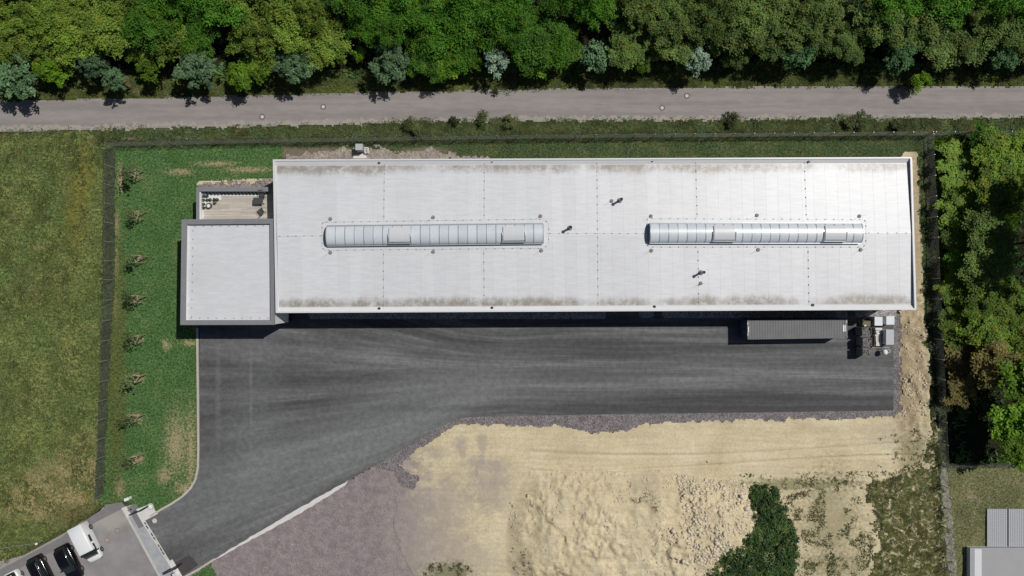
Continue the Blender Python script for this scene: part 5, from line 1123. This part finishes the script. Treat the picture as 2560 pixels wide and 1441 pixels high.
# bramble thicket on the mound
BUSH = [(1876, 1222), (1900, 1212), (1940, 1222), (1960, 1270), (1985, 1330), (1992, 1385), (1975, 1450), (1965, 1500), (1740, 1500), (1742, 1441), (1765, 1405), (1800, 1360), (1868, 1322), (1884, 1290), (1872, 1245)]
bx, by, rs = scatter_pts(BUSH, 760, None, 77); BW = PW(BUSH); ed = edge_dist(bx, by, BW); C, N = [], []
for x, y, e in zip(bx, by, ed):
    r = rs.uniform(.25, .58); zc = float(sand_h(x, y)) * .7 + .25 + min(e, 2.0) * .32 * rs.uniform(.5, 1.3); m = int(110 * r)
    p = unit(rs.normal(size=(m, 3))); p[:, 2] = abs(p[:, 2]) - .1; C.append(np.array([x, y, zc]) + p * r * rs.uniform(.5, 1.05, (m, 1))); N.append(unit(p * .7 + rs.normal(size=(m, 3)) * .6 + np.array([0, 0, .6])))
    m2 = 40; z0 = rs.uniform(.05, 1, (m2, 1)); q = rs.normal(size=(m2, 3)) * .3; q[:, 2] = 0; C.append(np.array([x, y, 0]) + q + np.array([0, 0, 1]) * z0 * zc); N.append(unit(rs.normal(size=(m2, 3)) + np.array([0, 0, .5])))
C, N = np.concatenate(C), np.concatenate(N); V, Fc = leaf_quads(C, N, .115 * rs.uniform(.6, 1.5, len(C)), rs=rs)
o = link('bramble_thicket', fast_mesh('bramble_thicket', V, Fc, L['bush'])); recentre(o)
tag(o, 'dark green bramble thicket on the right flank of the earth mound', 'bush')
# rubble: small stones as one mass, the big ones singly
def stone(rs, c, s):
    B = np.array([(-1, -1, -1), (1, -1, -1), (1, 1, -1), (-1, 1, -1), (-1, -1, 1), (1, -1, 1), (1, 1, 1), (-1, 1, 1)], float) * .5
    B = B * rs.uniform(.6, 1.1, (8, 3)) * np.array([1, rs.uniform(.55, .9), rs.uniform(.45, .8)]) * s
    B[4:, :2] *= .72; a = rs.uniform(0, 6.28); b = rs.uniform(-.35, .35); Rz = np.array([[math.cos(a), -math.sin(a), 0], [math.sin(a), math.cos(a), 0], [0, 0, 1]]); Rx = np.array([[1, 0, 0], [0, math.cos(b), -math.sin(b)], [0, math.sin(b), math.cos(b)]])
    return B @ Rx.T @ Rz.T + c
SF = np.array([(3, 2, 1, 0), (4, 5, 6, 7), (0, 1, 5, 4), (1, 2, 6, 5), (2, 3, 7, 6), (3, 0, 4, 7)])
Vs, Fs, k = [], [], 0
for poly, n, lo_, hi_, sd in (([(1300, 1180), (1600, 1170), (1870, 1205), (1890, 1270), (1860, 1320), (1740, 1441), (1340, 1441), (1270, 1300)], 5200, .05, .26, 1), ([(1690, 1185), (1870, 1208), (1895, 1280), (1860, 1325), (1760, 1405), (1640, 1380), (1700, 1280)], 1700, .12, .50, 2), ([(1180, 1065), (2240, 1060), (2260, 1160), (1320, 1175)], 260, .05, .14, 3), ([(2255, 800), (2310, 800), (2315, 1040), (2255, 1040)], 420, .08, .35, 4), ([(700, 1320), (960, 1180), (1050, 1441), (560, 1441)], 160, .05, .12, 5)):
    x, y, rs = scatter_pts(poly, n, nz(1.3, 30 + sd, -.3, .4), 300 + sd)
    for a, b in zip(x, y):
        s = lo_ + (hi_ - lo_) * rs.uniform() ** 2.5; Vs.append(stone(rs, np.array([a, b, float(sand_h(a, b)) + .10 + s * .12 - (.07 if sd == 5 else 0)]), s)); Fs.append(SF + k); k += 8
o = link('rubble', fast_mesh('rubble', np.concatenate(Vs), np.concatenate(Fs), M['rock'])); o['kind'] = 'stuff'
rs = np.random.RandomState(9)
for px, py, s, lb in ((1857, 1244, .75, 'pale boulder at the left rim of the bramble, upper one'), (1868, 1272, .80, 'pale pinkish boulder hugging the bramble edge, middle one'), (1787, 1352, .70, 'flat pale boulder left of the lower bramble edge'), (1795, 1338, .55, 'pale boulder just above the flat one by the bramble'), (1678, 1322, .68, 'bright white boulder standing alone in the rubble slope'),
    (1758, 1292, .50, 'pale stone in the middle of the rubble, left of the bramble'), (1735, 1348, .45, 'small pale stone left of the flat boulder'), (1320, 1244, .55, 'single stone with a dark shadow on the left of the mound'), (1865, 1218, .6, 'pale boulder at the top of the rubble beside the bramble tip'), (1794, 1278, .5, 'pale stone above the middle of the rubble slope'), (1775, 1160, .38, 'small pale stone on the track above the rubble'), (1514, 1297, .5, 'white stone in the middle of the earth mound')):
    x, y = P(px, py, 1.2); z = float(sand_h(x, y)) + .10; V = stone(rs, np.zeros(3), s); V[:, 2] -= V[:, 2].min() + .06
    o = link('boulder', fast_mesh('boulder', V, SF, M['rock']), None, (x, y, z)); tag(o, lb, 'stone', 'large stones on the earth mound')
